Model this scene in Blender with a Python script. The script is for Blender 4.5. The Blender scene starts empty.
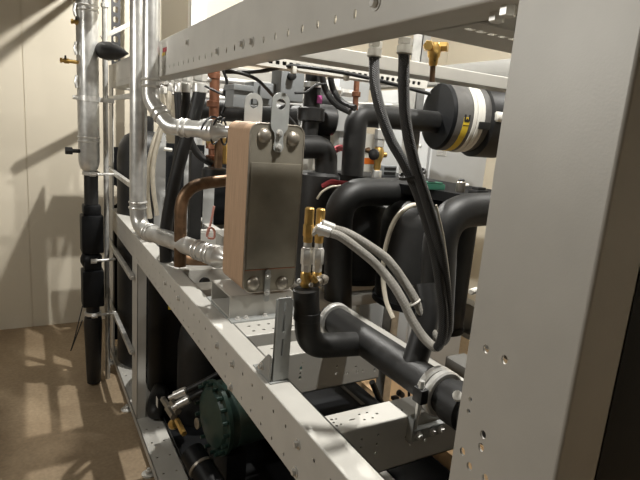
import bpy, bmesh, math, random
from mathutils import Vector, Matrix
from mathutils.geometry import delaunay_2d_cdt

random.seed(7)
scene = bpy.context.scene
COL = scene.collection

# ---------------------------------------------------------------- camera
cam_data = bpy.data.cameras.new('camera')
cam = bpy.data.objects.new('camera', cam_data)
COL.objects.link(cam)
cam_data.sensor_width = 36.0
cam_data.lens = 28.9020
cam_data.clip_start = 0.02
RIGHT = Vector((0.869570, -0.487664, 0.077661))
UP = Vector((0.034882, 0.217537, 0.975429))
FWD = Vector((0.492575, 0.845495, -0.206174))
cam.matrix_world = Matrix(((RIGHT.x, UP.x, -FWD.x, 0.0),
                           (RIGHT.y, UP.y, -FWD.y, 0.0),
                           (RIGHT.z, UP.z, -FWD.z, 1.55),
                           (0, 0, 0, 1)))
scene.camera = cam

# ---------------------------------------------------------------- world, lamps, exposure
world = bpy.data.worlds.new('plant_room_world')
scene.world = world
world.use_nodes = True
world.node_tree.nodes['Background'].inputs[0].default_value = (1.0, 0.93, 0.82, 1)
world.node_tree.nodes['Background'].inputs[1].default_value = 0.03
vs = scene.view_settings
vs.view_transform = 'Standard'
vs.look = 'None'
vs.gamma = 1.0
vs.use_curve_mapping = False
vs.exposure = -0.16
LAMP_MAIN = (0.90, 0.80, 2.80)
LAMP_FAR = (0.86, 2.55, 2.80)
LAMP_FILL = (2.55, 1.25, 2.80)  # added lamp, put in to brighten the carton and the room beyond
LAMP_SIDE = (-1.30, 1.50, 2.08)


def down_lamp(name, loc, power, colour, radius, cone=176):
    """ceiling downlight: shines everywhere below the horizontal"""
    d = bpy.data.lights.new(name, 'SPOT')
    d.energy = power
    d.color = colour
    d.shadow_soft_size = radius
    d.spot_size = math.radians(cone)
    d.spot_blend = 0.02
    o = bpy.data.objects.new(name, d)
    o.location = loc
    COL.objects.link(o)
    return o


down_lamp('ceiling_lamp_over_machine', LAMP_MAIN, 190, (1.0, 0.975, 0.915), 0.035, 128)
down_lamp('ceiling_lamp_far', LAMP_FAR, 190, (1.0, 0.975, 0.915), 0.012)
down_lamp('fill_lamp_beyond', LAMP_FILL, 75, (1.0, 0.975, 0.915), 0.04)
down_lamp('ceiling_lamp_in_aisle', LAMP_SIDE, 98, (1.0, 0.975, 0.915), 0.15)


# ---------------------------------------------------------------- materials
def new_mat(name):
    m = bpy.data.materials.new(name)
    m.use_nodes = True
    nt = m.node_tree
    return m, nt, nt.nodes['Principled BSDF']


def mat(name, col, rough=0.5, metal=0.0, var=0.12, scale=30.0, bump=0.0, bscale=200.0, stretch=None, rvar=0.0, spec=0.5, sheen=0.0):
    m, nt, b = new_mat(name)
    b.inputs['Specular IOR Level'].default_value = spec
    b.inputs['Sheen Weight'].default_value = sheen
    b.inputs['Sheen Roughness'].default_value = 0.4
    b.inputs['Roughness'].default_value = rough
    b.inputs['Metallic'].default_value = metal
    tc = nt.nodes.new('ShaderNodeTexCoord')
    mp = nt.nodes.new('ShaderNodeMapping')
    if stretch:
        mp.inputs['Scale'].default_value = stretch
    nt.links.new(tc.outputs['Object'], mp.inputs['Vector'])
    n = nt.nodes.new('ShaderNodeTexNoise')
    n.inputs['Scale'].default_value = scale
    n.inputs['Detail'].default_value = 5
    nt.links.new(mp.outputs[0], n.inputs['Vector'])
    r = nt.nodes.new('ShaderNodeValToRGB')
    r.color_ramp.elements[0].position = 0.3
    r.color_ramp.elements[1].position = 0.7
    r.color_ramp.elements[0].color = tuple(c * (1 - var) for c in col) + (1,)
    r.color_ramp.elements[1].color = tuple(min(1, c * (1 + var)) for c in col) + (1,)
    nt.links.new(n.outputs['Fac'], r.inputs[0])
    nt.links.new(r.outputs[0], b.inputs['Base Color'])
    if rvar:
        mr = nt.nodes.new('ShaderNodeMapRange')
        mr.inputs[3].default_value = max(0.02, rough - rvar)
        mr.inputs[4].default_value = rough + rvar
        nt.links.new(n.outputs['Fac'], mr.inputs[0])
        nt.links.new(mr.outputs[0], b.inputs['Roughness'])
    if bump:
        n2 = nt.nodes.new('ShaderNodeTexNoise')
        n2.inputs['Scale'].default_value = bscale
        n2.inputs['Detail'].default_value = 3
        nt.links.new(tc.outputs['Object'], n2.inputs['Vector'])
        bp = nt.nodes.new('ShaderNodeBump')
        bp.inputs['Strength'].default_value = bump
        bp.inputs['Distance'].default_value = 0.002
        nt.links.new(n2.outputs['Fac'], bp.inputs['Height'])
        nt.links.new(bp.outputs[0], b.inputs['Normal'])
    return m


def braid_mat(name, col, rough=0.5, metal=0.0, strength=0.8, dens=140.0):
    """woven hose jacket: two crossed diagonal waves over the hose's own UV map"""
    m, nt, b = new_mat(name)
    b.inputs['Roughness'].default_value = rough
    b.inputs['Metallic'].default_value = metal
    uv = nt.nodes.new('ShaderNodeUVMap')
    waves = []
    for s in (1, -1):
        mp = nt.nodes.new('ShaderNodeMapping')
        mp.inputs['Rotation'].default_value = (0, 0, s * 0.7)
        nt.links.new(uv.outputs[0], mp.inputs['Vector'])
        w = nt.nodes.new('ShaderNodeTexWave')
        w.inputs['Scale'].default_value = dens
        nt.links.new(mp.outputs[0], w.inputs['Vector'])
        waves.append(w)
    mx = nt.nodes.new('ShaderNodeMath')
    mx.operation = 'MULTIPLY'
    nt.links.new(waves[0].outputs['Fac'], mx.inputs[0])
    nt.links.new(waves[1].outputs['Fac'], mx.inputs[1])
    r = nt.nodes.new('ShaderNodeValToRGB')
    r.color_ramp.elements[0].color = tuple(c * 0.6 for c in col) + (1,)
    r.color_ramp.elements[1].color = tuple(min(1, c * 1.35) for c in col) + (1,)
    nt.links.new(mx.outputs[0], r.inputs[0])
    nt.links.new(r.outputs[0], b.inputs['Base Color'])
    bp = nt.nodes.new('ShaderNodeBump')
    bp.inputs['Strength'].default_value = strength
    bp.inputs['Distance'].default_value = 0.0015
    nt.links.new(mx.outputs[0], bp.inputs['Height'])
    nt.links.new(bp.outputs[0], b.inputs['Normal'])
    return m


def wall_mat(name, col):
    m = mat(name, col, 0.55, 0, 0.03, 1.4, 0.08, 90)
    return m


def floor_mat():
    m, nt, b = new_mat('beige_screed')
    b.inputs['Roughness'].default_value = 0.6
    tc = nt.nodes.new('ShaderNodeTexCoord')
    n = nt.nodes.new('ShaderNodeTexNoise')
    n.inputs['Scale'].default_value = 2.2
    n.inputs['Detail'].default_value = 9
    n.inputs['Roughness'].default_value = 0.65
    nt.links.new(tc.outputs['Object'], n.inputs['Vector'])
    r = nt.nodes.new('ShaderNodeValToRGB')
    r.color_ramp.elements[0].position = 0.32
    r.color_ramp.elements[1].position = 0.68
    r.color_ramp.elements[0].color = (0.27, 0.195, 0.120, 1)
    r.color_ramp.elements[1].color = (0.40, 0.305, 0.20, 1)
    nt.links.new(n.outputs['Fac'], r.inputs[0])
    n2 = nt.nodes.new('ShaderNodeTexNoise')
    n2.inputs['Scale'].default_value = 60
    n2.inputs['Detail'].default_value = 4
    nt.links.new(tc.outputs['Object'], n2.inputs['Vector'])
    mx = nt.nodes.new('ShaderNodeMix')
    mx.data_type = 'RGBA'
    mx.blend_type = 'OVERLAY'
    mx.inputs[0].default_value = 0.35
    nt.links.new(r.outputs[0], mx.inputs[6])
    nt.links.new(n2.outputs['Fac'], mx.inputs[7])
    nt.links.new(mx.outputs[2], b.inputs['Base Color'])
    return m


MAT = {
    'frame': mat('grey_frame_sheet', (0.53, 0.515, 0.475), 0.45, 0.1, 0.05, 12, 0.05, 400),
    'galv': mat('galvanised_pipe', (0.62, 0.615, 0.59), 0.33, 0.6, 0.16, 26, 0.04, 60, rvar=0.08),
    'zinc': mat('bright_zinc', (0.68, 0.67, 0.64), 0.32, 0.55, 0.1, 60),
    'bracket': mat('zinc_bracket_sheet', (0.36, 0.37, 0.36), 0.45, 0.3, 0.07, 40),
    'foam': mat('black_foam_insulation', (0.010, 0.0098, 0.0095), 0.5, 0, 0.25, 60, 0.2, 500, spec=0.45, sheen=0.1),
    'lit_foam': mat('lit_grey_foam', (0.11, 0.106, 0.10), 0.6, 0, 0.15, 40, 0.2, 400),  # black foam made paler, standing in for light on the muffler drum
    'shaded_rail': mat('shaded_grey_sheet', (0.20, 0.195, 0.18), 0.5, 0.1, 0.05, 12, 0.05, 400),  # frame sheet made darker, shade put into the colour
    'rubber': mat('black_rubber', (0.010, 0.010, 0.010), 0.5, 0, 0.2, 50, 0.1, 300),
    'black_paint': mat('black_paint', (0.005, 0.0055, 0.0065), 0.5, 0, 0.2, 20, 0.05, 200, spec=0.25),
    'dark_steel': mat('dark_compressor_shell', (0.018, 0.018, 0.0175), 0.5, 0.0, 0.15, 30, 0.1, 150, spec=0.35),
    'copper': mat('copper_tube', (0.33, 0.155, 0.095), 0.42, 0.8, 0.25, 30, rvar=0.1),
    'old_copper': mat('tarnished_copper', (0.15, 0.09, 0.05), 0.45, 0.7, 0.4, 24, rvar=0.1),
    'hx_side': mat('brazed_copper_edges', (0.47, 0.315, 0.205), 0.55, 0.2, 0.28, 26, 0.15, 300, stretch=(1, 30, 0.35)),
    'hx_front': mat('browned_stainless_plate', (0.29, 0.265, 0.215), 0.42, 0.5, 0.22, 9, 0.04, 200, rvar=0.08),
    'boss': mat('worn_steel_boss', (0.33, 0.30, 0.255), 0.4, 0.75, 0.2, 40, 0.05, 200),
    'brass': mat('yellow_brass', (0.66, 0.43, 0.14), 0.3, 0.85, 0.15, 50, rvar=0.06),
    'white': mat('white_plastic', (0.72, 0.70, 0.64), 0.45, 0, 0.04, 20),
    'cream_hose': mat('cream_tube', (0.60, 0.55, 0.45), 0.45, 0.1, 0.1, 40),
    'term': mat('grey_terminal_plastic', (0.20, 0.21, 0.215), 0.5, 0, 0.06, 30),
    'cab': mat('light_grey_cabinet_paint', (0.42, 0.425, 0.42), 0.5, 0, 0.03, 10, 0.05, 300),
    'green': mat('dark_green_casting', (0.022, 0.050, 0.040), 0.45, 0.1, 0.15, 30, 0.1, 120),
    'mint': mat('green_plastic', (0.10, 0.36, 0.25), 0.4, 0, 0.05, 20),
    'yellow': mat('yellow_sticker', (0.72, 0.52, 0.04), 0.5, 0, 0.04, 20),
    'pink': mat('pink_sticker', (0.75, 0.16, 0.50), 0.5, 0, 0.04, 20),
    'red': mat('red_strap', (0.42, 0.055, 0.07), 0.6, 0, 0.15, 60),
    'rose': mat('rose_cable', (0.62, 0.30, 0.25), 0.5, 0, 0.1, 60),
    'orange': mat('orange_stripe', (0.85, 0.20, 0.02), 0.5, 0, 0.03, 20),
    'wall': wall_mat('cream_wall_panel', (0.66, 0.60, 0.485)),
    'grey_wall': wall_mat('grey_wall_paint', (0.34, 0.335, 0.32)),
    'ceil': wall_mat('ceiling_paint', (0.48, 0.465, 0.44)),
    'floor': floor_mat(),
    'paper': mat('printed_label', (0.62, 0.61, 0.57), 0.6, 0, 0.05, 20),
    'grey_label': mat('dim_rating_plate', (0.20, 0.19, 0.17), 0.5, 0.2, 0.05, 20),
    'ink': mat('black_print', (0.015, 0.015, 0.015), 0.6, 0, 0.02, 20),
    'braid': braid_mat('braided_black_hose', (0.026, 0.025, 0.024), 0.5, 0.0, 1.0, 95),
    'braid_lit': braid_mat('braided_lit_hose', (0.36, 0.34, 0.30), 0.5, 0.0, 0.8, 110),  # paler copy of the black braid, direct light put into the colour
    'card': mat('tan_cardboard', (0.74, 0.50, 0.28), 0.75, 0, 0.06, 12, 0.05, 200),
}


# ---------------------------------------------------------------- mesh helpers
def frame_of(d):
    d = Vector(d).normalized()
    a = Vector((0, 0, 1)) if abs(d.z) < 0.9 else Vector((1, 0, 0))
    u = a.cross(d).normalized()
    v = d.cross(u).normalized()
    return u, v, d


def base(o):
    p = Vector((0, 0, 0))
    while o is not None:
        p += Vector(o.location)
        o = o.parent
    return p


def obj(name, bm, material, parent=None, sharp=35, origin=None):
    """link bm (world coordinates) as one mesh object under parent"""
    if isinstance(material, str):
        material = MAT[material]
    off = base(parent) if parent is not None else Vector(origin or (0, 0, 0))
    bmesh.ops.translate(bm, verts=bm.verts, vec=-off)
    me = bpy.data.meshes.new(name)
    for f in bm.faces:
        f.smooth = True
    bm.normal_update()
    bm.to_mesh(me)
    bm.free()
    me.set_sharp_from_angle(angle=math.radians(sharp))
    me.materials.append(material)
    o = bpy.data.objects.new(name, me)
    COL.objects.link(o)
    if parent is not None:
        o.parent = parent
    else:
        o.location = off
    return o


def tag(o, label=None, cat=None, group=None, kind=None):
    if label:
        o['label'] = label
    if cat:
        o['category'] = cat
    if group:
        o['group'] = group
    if kind:
        o['kind'] = kind
    return o


def thing(name, loc, label, cat, group=None):
    o = bpy.data.objects.new(name, None)
    o.empty_display_size = 0.05
    o.location = loc
    COL.objects.link(o)
    return tag(o, label, cat, group)


def copy_thing(o, shift, label=None):
    c = o.copy()
    COL.objects.link(c)
    c.location = Vector(o.location) + Vector(shift)
    if label:
        c['label'] = label
    for ch in list(o.children):
        k = ch.copy()
        COL.objects.link(k)
        k.parent = c
        for g in list(ch.children):
            h = g.copy()
            COL.objects.link(h)
            h.parent = k
    return c


def box(bm, lo, hi, bev=0.0, rot=None):
    lo, hi = Vector(lo), Vector(hi)
    c, s = (lo + hi) / 2, hi - lo
    r = bmesh.ops.create_cube(bm, size=1.0)
    vs_ = r['verts']
    bmesh.ops.scale(bm, verts=vs_, vec=s)
    if bev:
        es = list({e for v in vs_ for e in v.link_edges})
        q = bmesh.ops.bevel(bm, geom=es, offset=min(bev, min(abs(x) for x in s) * 0.45), segments=2, affect='EDGES', profile=0.6)
        vs_ = list({v for f in q['faces'] for v in f.verts} | {v for v in vs_ if v.is_valid})
    if rot is not None:
        bmesh.ops.rotate(bm, verts=vs_, cent=(0, 0, 0), matrix=rot)
    bmesh.ops.translate(bm, verts=vs_, vec=c)
    return bm


def BOX(lo, hi, bev=0.002, rot=None):
    return box(bmesh.new(), lo, hi, bev, rot)


def circ(r, n=16, c=(0, 0), ry=None, a0=0.0):
    ry = r if ry is None else ry
    return [(c[0] + r * math.cos(a0 + 2 * math.pi * i / n), c[1] + ry * math.sin(a0 + 2 * math.pi * i / n)) for i in range(n)]


def rrect(w0, h0, w1, h1, r, n=5):
    pts = []
    for cx, cy, a in ((w1 - r, h1 - r, 0), (w0 + r, h1 - r, 90), (w0 + r, h0 + r, 180), (w1 - r, h0 + r, 270)):
        for i in range(n + 1):
            t = math.radians(a + 90 * i / n)
            pts.append((cx + r * math.cos(t), cy + r * math.sin(t)))
    return pts


def plate(bm, outline, holes, org, u, v, th):
    """flat sheet with real holes: outline and holes in (u, v), thickness th along u x v (starting at org)"""
    org, u, v = Vector(org), Vector(u).normalized(), Vector(v).normalized()
    w = u.cross(v).normalized() * th
    pts = [Vector(p) for p in outline]
    loops = [list(range(len(pts)))]
    for h in holes:
        s = len(pts)
        pts += [Vector(p) for p in h]
        loops.append(list(range(s, len(pts))))
    if holes:
        res = delaunay_2d_cdt(pts, [], loops, 2, 1e-7)
        vco, faces = res[0], res[2]
    else:
        vco, faces = pts, [loops[0]]
    lo = [bm.verts.new(org + u * p.x + v * p.y) for p in vco]
    hi = [bm.verts.new(org + u * p.x + v * p.y + w) for p in vco]
    edge_n = {}
    for f in faces:
        try:
            bm.faces.new([hi[i] for i in f])
            bm.faces.new([lo[i] for i in reversed(f)])
        except ValueError:
            pass
        for a, b in zip(f, list(f[1:]) + [f[0]]):
            edge_n.setdefault((min(a, b), max(a, b)), []).append((a, b))
    for k, l in edge_n.items():
        if len(l) == 1:
            a, b = l[0]
            try:
                bm.faces.new([lo[a], lo[b], hi[b], hi[a]])
            except ValueError:
                pass
    return bm


def smooth_path(pts, sub=8):
    """Catmull-Rom through points"""
    P_ = [Vector(p) for p in pts]
    if len(P_) < 3:
        return P_
    P_ = [P_[0] * 2 - P_[1]] + P_ + [P_[-1] * 2 - P_[-2]]
    out = []
    for i in range(1, len(P_) - 2):
        p0, p1, p2, p3 = P_[i - 1:i + 3]
        for k in range(sub):
            t = k / sub
            out.append(0.5 * ((2 * p1) + (p2 - p0) * t + (2 * p0 - 5 * p1 + 4 * p2 - p3) * t * t + (3 * p1 - p0 - 3 * p2 + p3) * t ** 3))
    out.append(P_[-2])
    return out


def fillet(pts, rad, n=8):
    """polyline with rounded corners"""
    P_ = [Vector(p) for p in pts]
    out = [P_[0]]
    for i in range(1, len(P_) - 1):
        a, b, c = P_[i - 1], P_[i], P_[i + 1]
        d1, d2 = (a - b), (c - b)
        l1, l2 = d1.length, d2.length
        d1.normalize()
        d2.normalize()
        ang = d1.angle(d2)
        t = min(rad / max(math.tan(ang / 2), 0.05), l1 * 0.49, l2 * 0.49)
        s, e = b + d1 * t, b + d2 * t
        for k in range(n + 1):
            q = k / n
            out.append(s.lerp(b, q).lerp(b.lerp(e, q), q))
    out.append(P_[-1])
    return out


def tube(bm, path, r, seg=16, caps=True):
    """round tube along path, r a number or one per point; writes UVs (length, girth)"""
    P_ = [Vector(p) for p in path]
    n = len(P_)
    R_ = list(r) if isinstance(r, (list, tuple)) else [r] * n
    uvl = bm.loops.layers.uv.verify()
    tans = []
    for i in range(n):
        d = P_[min(i + 1, n - 1)] - P_[max(i - 1, 0)]
        tans.append(d.normalized() if d.length > 1e-9 else Vector((0, 0, 1)))
    u, v, _ = frame_of(tans[0])
    rings, lens, L = [], [], 0.0
    for i in range(n):
        if i:
            L += (P_[i] - P_[i - 1]).length
            q = tans[i - 1].rotation_difference(tans[i])
            u = q @ u
            u = (u - tans[i] * u.dot(tans[i])).normalized()
        v = tans[i].cross(u)
        lens.append(L)
        rings.append([bm.verts.new(P_[i] + (u * math.cos(2 * math.pi * k / seg) + v * math.sin(2 * math.pi * k / seg)) * R_[i]) for k in range(seg)])
    for i in range(n - 1):
        for k in range(seg):
            k2 = (k + 1) % seg
            f = bm.faces.new([rings[i][k], rings[i][k2], rings[i + 1][k2], rings[i + 1][k]])
            g = 2 * math.pi * R_[i]
            for lp, (l_, kk) in zip(f.loops, ((lens[i], k), (lens[i], k + 1), (lens[i + 1], k + 1), (lens[i + 1], k))):
                lp[uvl].uv = (l_, g * kk / seg)
    if caps:
        bm.faces.new(list(reversed(rings[0])))
        bm.faces.new(rings[-1])
    return bm


def TUBE(path, r, seg=16):
    return tube(bmesh.new(), path, r, seg)


def lathe(bm, org, axis, prof, seg=24):
    """revolve profile [(distance along axis, radius)] about axis"""
    u, v, d = frame_of(axis)
    org = Vector(org)
    rings = []
    for t, r in prof:
        if r <= 1e-6:
            rings.append([bm.verts.new(org + d * t)])
        else:
            rings.append([bm.verts.new(org + d * t + (u * math.cos(2 * math.pi * k / seg) + v * math.sin(2 * math.pi * k / seg)) * r) for k in range(seg)])
    for a, b in zip(rings, rings[1:]):
        if len(a) == 1 and len(b) == 1:
            continue
        for k in range(seg):
            k2 = (k + 1) % seg
            if len(a) == 1:
                bm.faces.new([a[0], b[k2], b[k]])
            elif len(b) == 1:
                bm.faces.new([a[k], a[k2], b[0]])
            else:
                bm.faces.new([a[k], a[k2], b[k2], b[k]])
    if len(rings[0]) > 1:
        bm.faces.new(list(reversed(rings[0])))
    if len(rings[-1]) > 1:
        bm.faces.new(rings[-1])
    bmesh.ops.recalc_face_normals(bm, faces=bm.faces)
    return bm


def LATHE(org, axis, prof, seg=24):
    return lathe(bmesh.new(), org, axis, prof, seg)


def hexrod(bm, a, b, r):
    """hexagonal body from a to b"""
    a, b = Vector(a), Vector(b)
    L = (b - a).length
    return lathe(bm, a, b - a, [(0, r * 0.9), (L * 0.06, r), (L * 0.94, r), (L, r * 0.9)], 6)


def hex_bolt(p, axis, r, h):
    """washer + hex head standing on p"""
    bm = bmesh.new()
    axis = Vector(axis).normalized()
    lathe(bm, p, axis, [(0, r * 1.55), (h * 0.22, r * 1.55)], 18)
    lathe(bm, Vector(p) + axis * h * 0.22, axis, [(0, r), (h * 0.62, r), (h * 0.78, r * 0.85)], 6)
    return bm


def ring_band(bm, c, axis, r_in, r_out, w, seg=32):
    """flat hoop of width w centred on c"""
    h = w / 2
    e = min(w * 0.2, (r_out - r_in) * 0.3)
    u, v, d = frame_of(axis)
    c = Vector(c)
    prof = [(-h, r_in), (-h, r_out - e), (-h + e, r_out), (h - e, r_out), (h, r_out - e), (h, r_in)]
    rings = [[bm.verts.new(c + d * t + (u * math.cos(2 * math.pi * k / seg) + v * math.sin(2 * math.pi * k / seg)) * r) for k in range(seg)] for t, r in prof]
    m_ = len(rings)
    for i in range(m_):
        a, b = rings[i], rings[(i + 1) % m_]
        for k in range(seg):
            k2 = (k + 1) % seg
            bm.faces.new([a[k], a[k2], b[k2], b[k]])
    bmesh.ops.recalc_face_normals(bm, faces=bm.faces)
    return bm


def BAND(c, axis, r_in, r_out, w, seg=32):
    return ring_band(bmesh.new(), c, axis, r_in, r_out, w, seg)


X_, Y_, Z_ = Vector((1, 0, 0)), Vector((0, 1, 0)), Vector((0, 0, 1))

# ================================================================ SETTING
RX0, RX1, RY0, RY1, RZ = -3.6, 3.4, -4.2, 4.05, 3.4


def struct(name, bm, m):
    o = obj(name, bm, m)
    o['kind'] = 'structure'
    return o


def panel_wall(p0, p1, seams):
    """wall slab between two floor points, with shallow vertical panel joints"""
    bm = bmesh.new()
    a, b = Vector((p0[0], p0[1], 0)), Vector((p1[0], p1[1], 0))
    d = (b - a)
    L = d.length
    d.normalize()
    n = Vector((-d.y, d.x, 0))
    xs = [0.0]
    for s in seams:
        xs += [s - 0.003, s + 0.003]
    xs.append(L)
    for i in range(0, len(xs) - 1):
        t = 0.0 if i % 2 == 0 else 0.006
        q = [a + d * xs[i] - n * t, a + d * xs[i + 1] - n * t]
        v = [bm.verts.new(x) for x in (q[0], q[1], q[1] - n * (0.12 - t), q[0] - n * (0.12 - t))]
        w = [bm.verts.new(x.co + Z_ * RZ) for x in v]
        bm.faces.new(list(reversed(v)))
        bm.faces.new(w)
        for k in range(4):
            bm.faces.new([v[k], v[(k + 1) % 4], w[(k + 1) % 4], w[k]])
    bmesh.ops.recalc_face_normals(bm, faces=bm.faces)
    return bm


struct('floor', BOX((RX0 - .12, RY0 - .12, -0.1), (RX1 + .12, RY1 + .12, 0.0), 0), 'floor')
struct('ceiling', BOX((RX0 - .12, RY0 - .12, RZ), (RX1 + .12, RY1 + .12, RZ + 0.1), 0), 'ceil')
struct('wall_back', panel_wall((RX1, RY1), (RX0, RY1), [1.18, 2.28, 3.395, 4.5]), 'wall')
struct('wall_right', panel_wall((RX1, RY0), (RX1, RY1), [1.3, 2.4, 3.5, 4.62, 5.74, 6.86, 7.985]), 'wall')
struct('wall_left', panel_wall((RX0, RY1), (RX0, RY0), [1.1, 2.2, 3.3]), 'grey_wall')
struct('wall_front', panel_wall((RX0, RY0), (RX1, RY0), [1.1, 2.2, 3.3, 4.4]), 'grey_wall')

# ================================================================ MACHINE FRAME
FX = 0.439                       # outer face of the near side of the frame
FXR = 1.385                      # outer face of the far side
SH = 0.003
frame = thing('machine_frame', (0.9, 1.8, 0.0),
              'grey punched sheet metal frame carrying the pipes, hoses and vessels', 'machine frame')


def side_rail(x, sgn, y0, y1, z0, z1, rows, flange, skip=(), hole=None):
    """C channel lying along y: punched web at x, two flanges of the given width turned towards sgn"""
    bm = bmesh.new()
    holes = []
    for zr, ys in rows:
        for y in ys:
            if all(abs(y - s) > 0.024 for s in skip):
                holes.append(hole(y, zr))
    out = [(y0, z0 + .003), (y1, z0 + .003), (y1, z1 - .003), (y0, z1 - .003)]
    plate(bm, out, holes, (x if sgn > 0 else x - SH, 0, 0), Y_, Z_, SH)
    for zz in (z0, z1 - SH):
        box(bm, (min(x + sgn * .003, x + sgn * flange), y0, zz), (max(x + sgn * .003, x + sgn * flange), y1, zz + SH), 0)
        lip = x + sgn * flange
    # returned lip on the bottom and top flange
    box(bm, (min(lip, lip - sgn * SH), y0, z1 - 0.018), (max(lip, lip - sgn * SH), y1, z1), 0)
    box(bm, (min(lip, lip - sgn * SH), y0, z0), (max(lip, lip - sgn * SH), y1, z0 + 0.018), 0)
    # folded outer edges
    for zz in (z0 + 0.003, z1 - 0.003):
        tube(bm, [(x + sgn * 0.003, y0, zz), (x + sgn * 0.003, y1, zz)], 0.003, 10)
    return bm


slot_hole = lambda y, z: circ(0.0045, 10, (y, z), 0.0075)
round_hole = lambda y, z: circ(0.0036, 10, (y, z), 0.0045)
up_ys = [0.645 + 0.058 * i for i in range(46)]
lo_ys = [0.47 + 0.0603 * i for i in range(46)]
obj('side_rail', side_rail(FX, 1, 0.388, 3.28, 1.70, 1.826, [(1.727, up_ys)], 0.066, (1.171, 1.113, 1.348, 0.649), slot_hole), 'frame', frame)
obj('side_rail', side_rail(FX, 1, 0.388, 3.28, 0.877, 1.0, [(0.962, lo_ys), (0.898, lo_ys)], 0.058, (0.771, 1.143, 1.264, 1.676, 1.866), round_hole), 'frame', frame)
obj('side_rail', side_rail(FXR, -1, 0.30, 3.28, 0.877, 1.0, [], 0.055, (), round_hole), 'frame', frame)
obj('side_rail', side_rail(0.845, 1, 0.62, 3.25, 0.92, 1.0, [], 0.05, (), round_hole), 'frame', frame)

# posts ---------------------------------------------------------------
near_holes = [(0.364, 1.33), (0.338, 1.329), (0.375, 1.263), (0.375, 1.248), (0.35, 1.233), (0.35, 1.217),
              (0.375, 1.196), (0.362, 1.185), (0.338, 1.186), (0.375, 0.95), (0.35, 0.93), (0.35, 0.90), (0.35, 0.3), (0.35, 0.27)]
bm = bmesh.new()
plate(bm, [(0.262, 0.02), (0.389, 0.02), (0.389, 1.83), (0.262, 1.83)],
      [circ(0.0042, 14, h, 0.005) if i < 2 or i > 3 else circ(0.0028, 12, h) for i, h in enumerate(near_holes)], (0.4345, 0, 0), Y_, Z_, 0.003)
box(bm, (0.4385, 0.2585, 0.02), (0.505, 0.2615, 1.83), 0)
tube(bm, [(0.4385, 0.2625, 0.02), (0.4385, 0.2625, 1.83)], 0.004, 14)
box(bm, (0.502, 0.2585, 0.02), (0.505, 0.278, 1.83), 0)
obj('post', bm, 'frame', frame)


def post(x0, x1, y0, y1, z0, z1, open_side):
    """channel post: three walls of folded sheet"""
    bm = bmesh.new()
    t = SH
    box(bm, (x0, y0, z0), (x1, y0 + t, z1), 0)
    box(bm, (x0, y1 - t, z0), (x1, y1, z1), 0)
    if open_side == '+x':
        box(bm, (x0, y0, z0), (x0 + t, y1, z1), 0)
    else:
        box(bm, (x1 - t, y0, z0), (x1, y1, z1), 0)
    for y in (y0 + 0.002, y1 - 0.002):
        xx = x0 + 0.002 if open_side == '+x' else x1 - 0.002
        tube(bm, [(xx, y, z0), (xx, y, z1)], 0.002, 8)
    return bm


obj('post', post(FX + .003, FX + 0.045, 2.45, 2.585, 0.06, 0.878, '+x'), 'frame', frame)
obj('post', post(FX + .003, FX + 0.010, 3.24, 3.37, 0.06, 1.83, '+x'), 'frame', frame)
obj('post', post(1.345, 1.382, 2.45, 2.57, 0.06, 1.70, '-x'), 'frame', frame)
obj('post', post(1.345, 1.382, 3.24, 3.37, 0.06, 1.83, '-x'), 'frame', frame)
obj('post', post(1.345, 1.382, 0.27, 0.38, 0.02, 1.83, '-x'), 'frame', frame)
obj('post', post(1.388, 1.43, 1.70, 1.76, 0.0, 2.3, '+x'), 'galv', frame)['label'] = 'bright galvanised strut channel'
obj('post', post(0.87, 0.962, 3.20, 3.262, 0.06, 2.72, '+x'), 'galv', frame)['label'] = 'bright galvanised strut channel'


# cross beams ---------------------------------------------------------
def cross_beam(x0, x1, y0, y1, z0, z1, top=(), face=(), web='near'):
    bm = bmesh.new()
    yw = y0 if web == 'near' else y1 - SH
    out = [(x0, z0), (x1, z0), (x1, z1 - .0028), (x0, z1 - .0028)]
    plate(bm, out, [circ(r, 10, (x, z), r * q) for x, z, r, q in face], (0, yw + SH, 0), X_, Z_, SH)
    out = [(x0, y0 + .0028), (x1, y0 + .0028), (x1, y1), (x0, y1)]
    plate(bm, out, [circ(r, 10, (x, y), r * q) for x, y, r, q in top], (0, 0, z1 - SH), X_, Y_, SH)
    box(bm, (x0, y0, z0), (x1, y1, z0 + SH), 0)
    tube(bm, [(x0, y0 + .0028, z1 - .0028), (x1, y0 + .0028, z1 - .0028)], 0.0028, 10)
    return bm


A_top = [(0.505, 0.766, .0032, .8), (0.514, 0.764, .0026, .8), (0.503, 0.755, .003, .8), (0.5135, 0.745, .0026, .8), (0.503, 0.743, .0036, .8),
         (0.567, 0.761, .003, .8), (0.586, 0.761, .003, .8), (0.603, 0.750, .0036, .8), (0.566, 0.741, .003, .8), (0.585, 0.740, .003, .8),
         (0.543, 0.7505, .008, .25), (0.66, 0.761, .003, .8), (0.66, 0.741, .003, .8)]
A_face = [(0.548, 0.973, .0026, 1.2), (0.548, 0.955, .0026, 1.2), (0.588, 0.973, .003, 1.2), (0.587, 0.953, .003, 1.2), (0.586, 0.933, .003, 1.2),
          (0.66, 0.95, .003, 1.2), (0.675, 0.93, .003, 1.2), (0.70, 0.95, .003, 1.2), (0.715, 0.93, .003, 1.2)]
B_face = [(0.593, 0.971, .003, 1.2), (0.592, 0.957, .0045, 1.2), (0.591, 0.943, .003, 1.2), (0.591, 0.931, .0045, 1.2), (0.701, 0.944, .003, 1.2),
          (0.700, 0.923, .003, 1.2), (0.736, 0.920, .004, 1.2), (0.762, 0.933, .003, 1.2), (0.768, 0.917, .004, 1.2), (0.787, 0.916, .003, 1.2), (0.827, 0.913, .004, 1.2)]
B_top = [(x, y, .0042, .8) for x in (0.53, 0.56, 0.62, 0.65) for y in (1.08, 1.11)]
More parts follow.
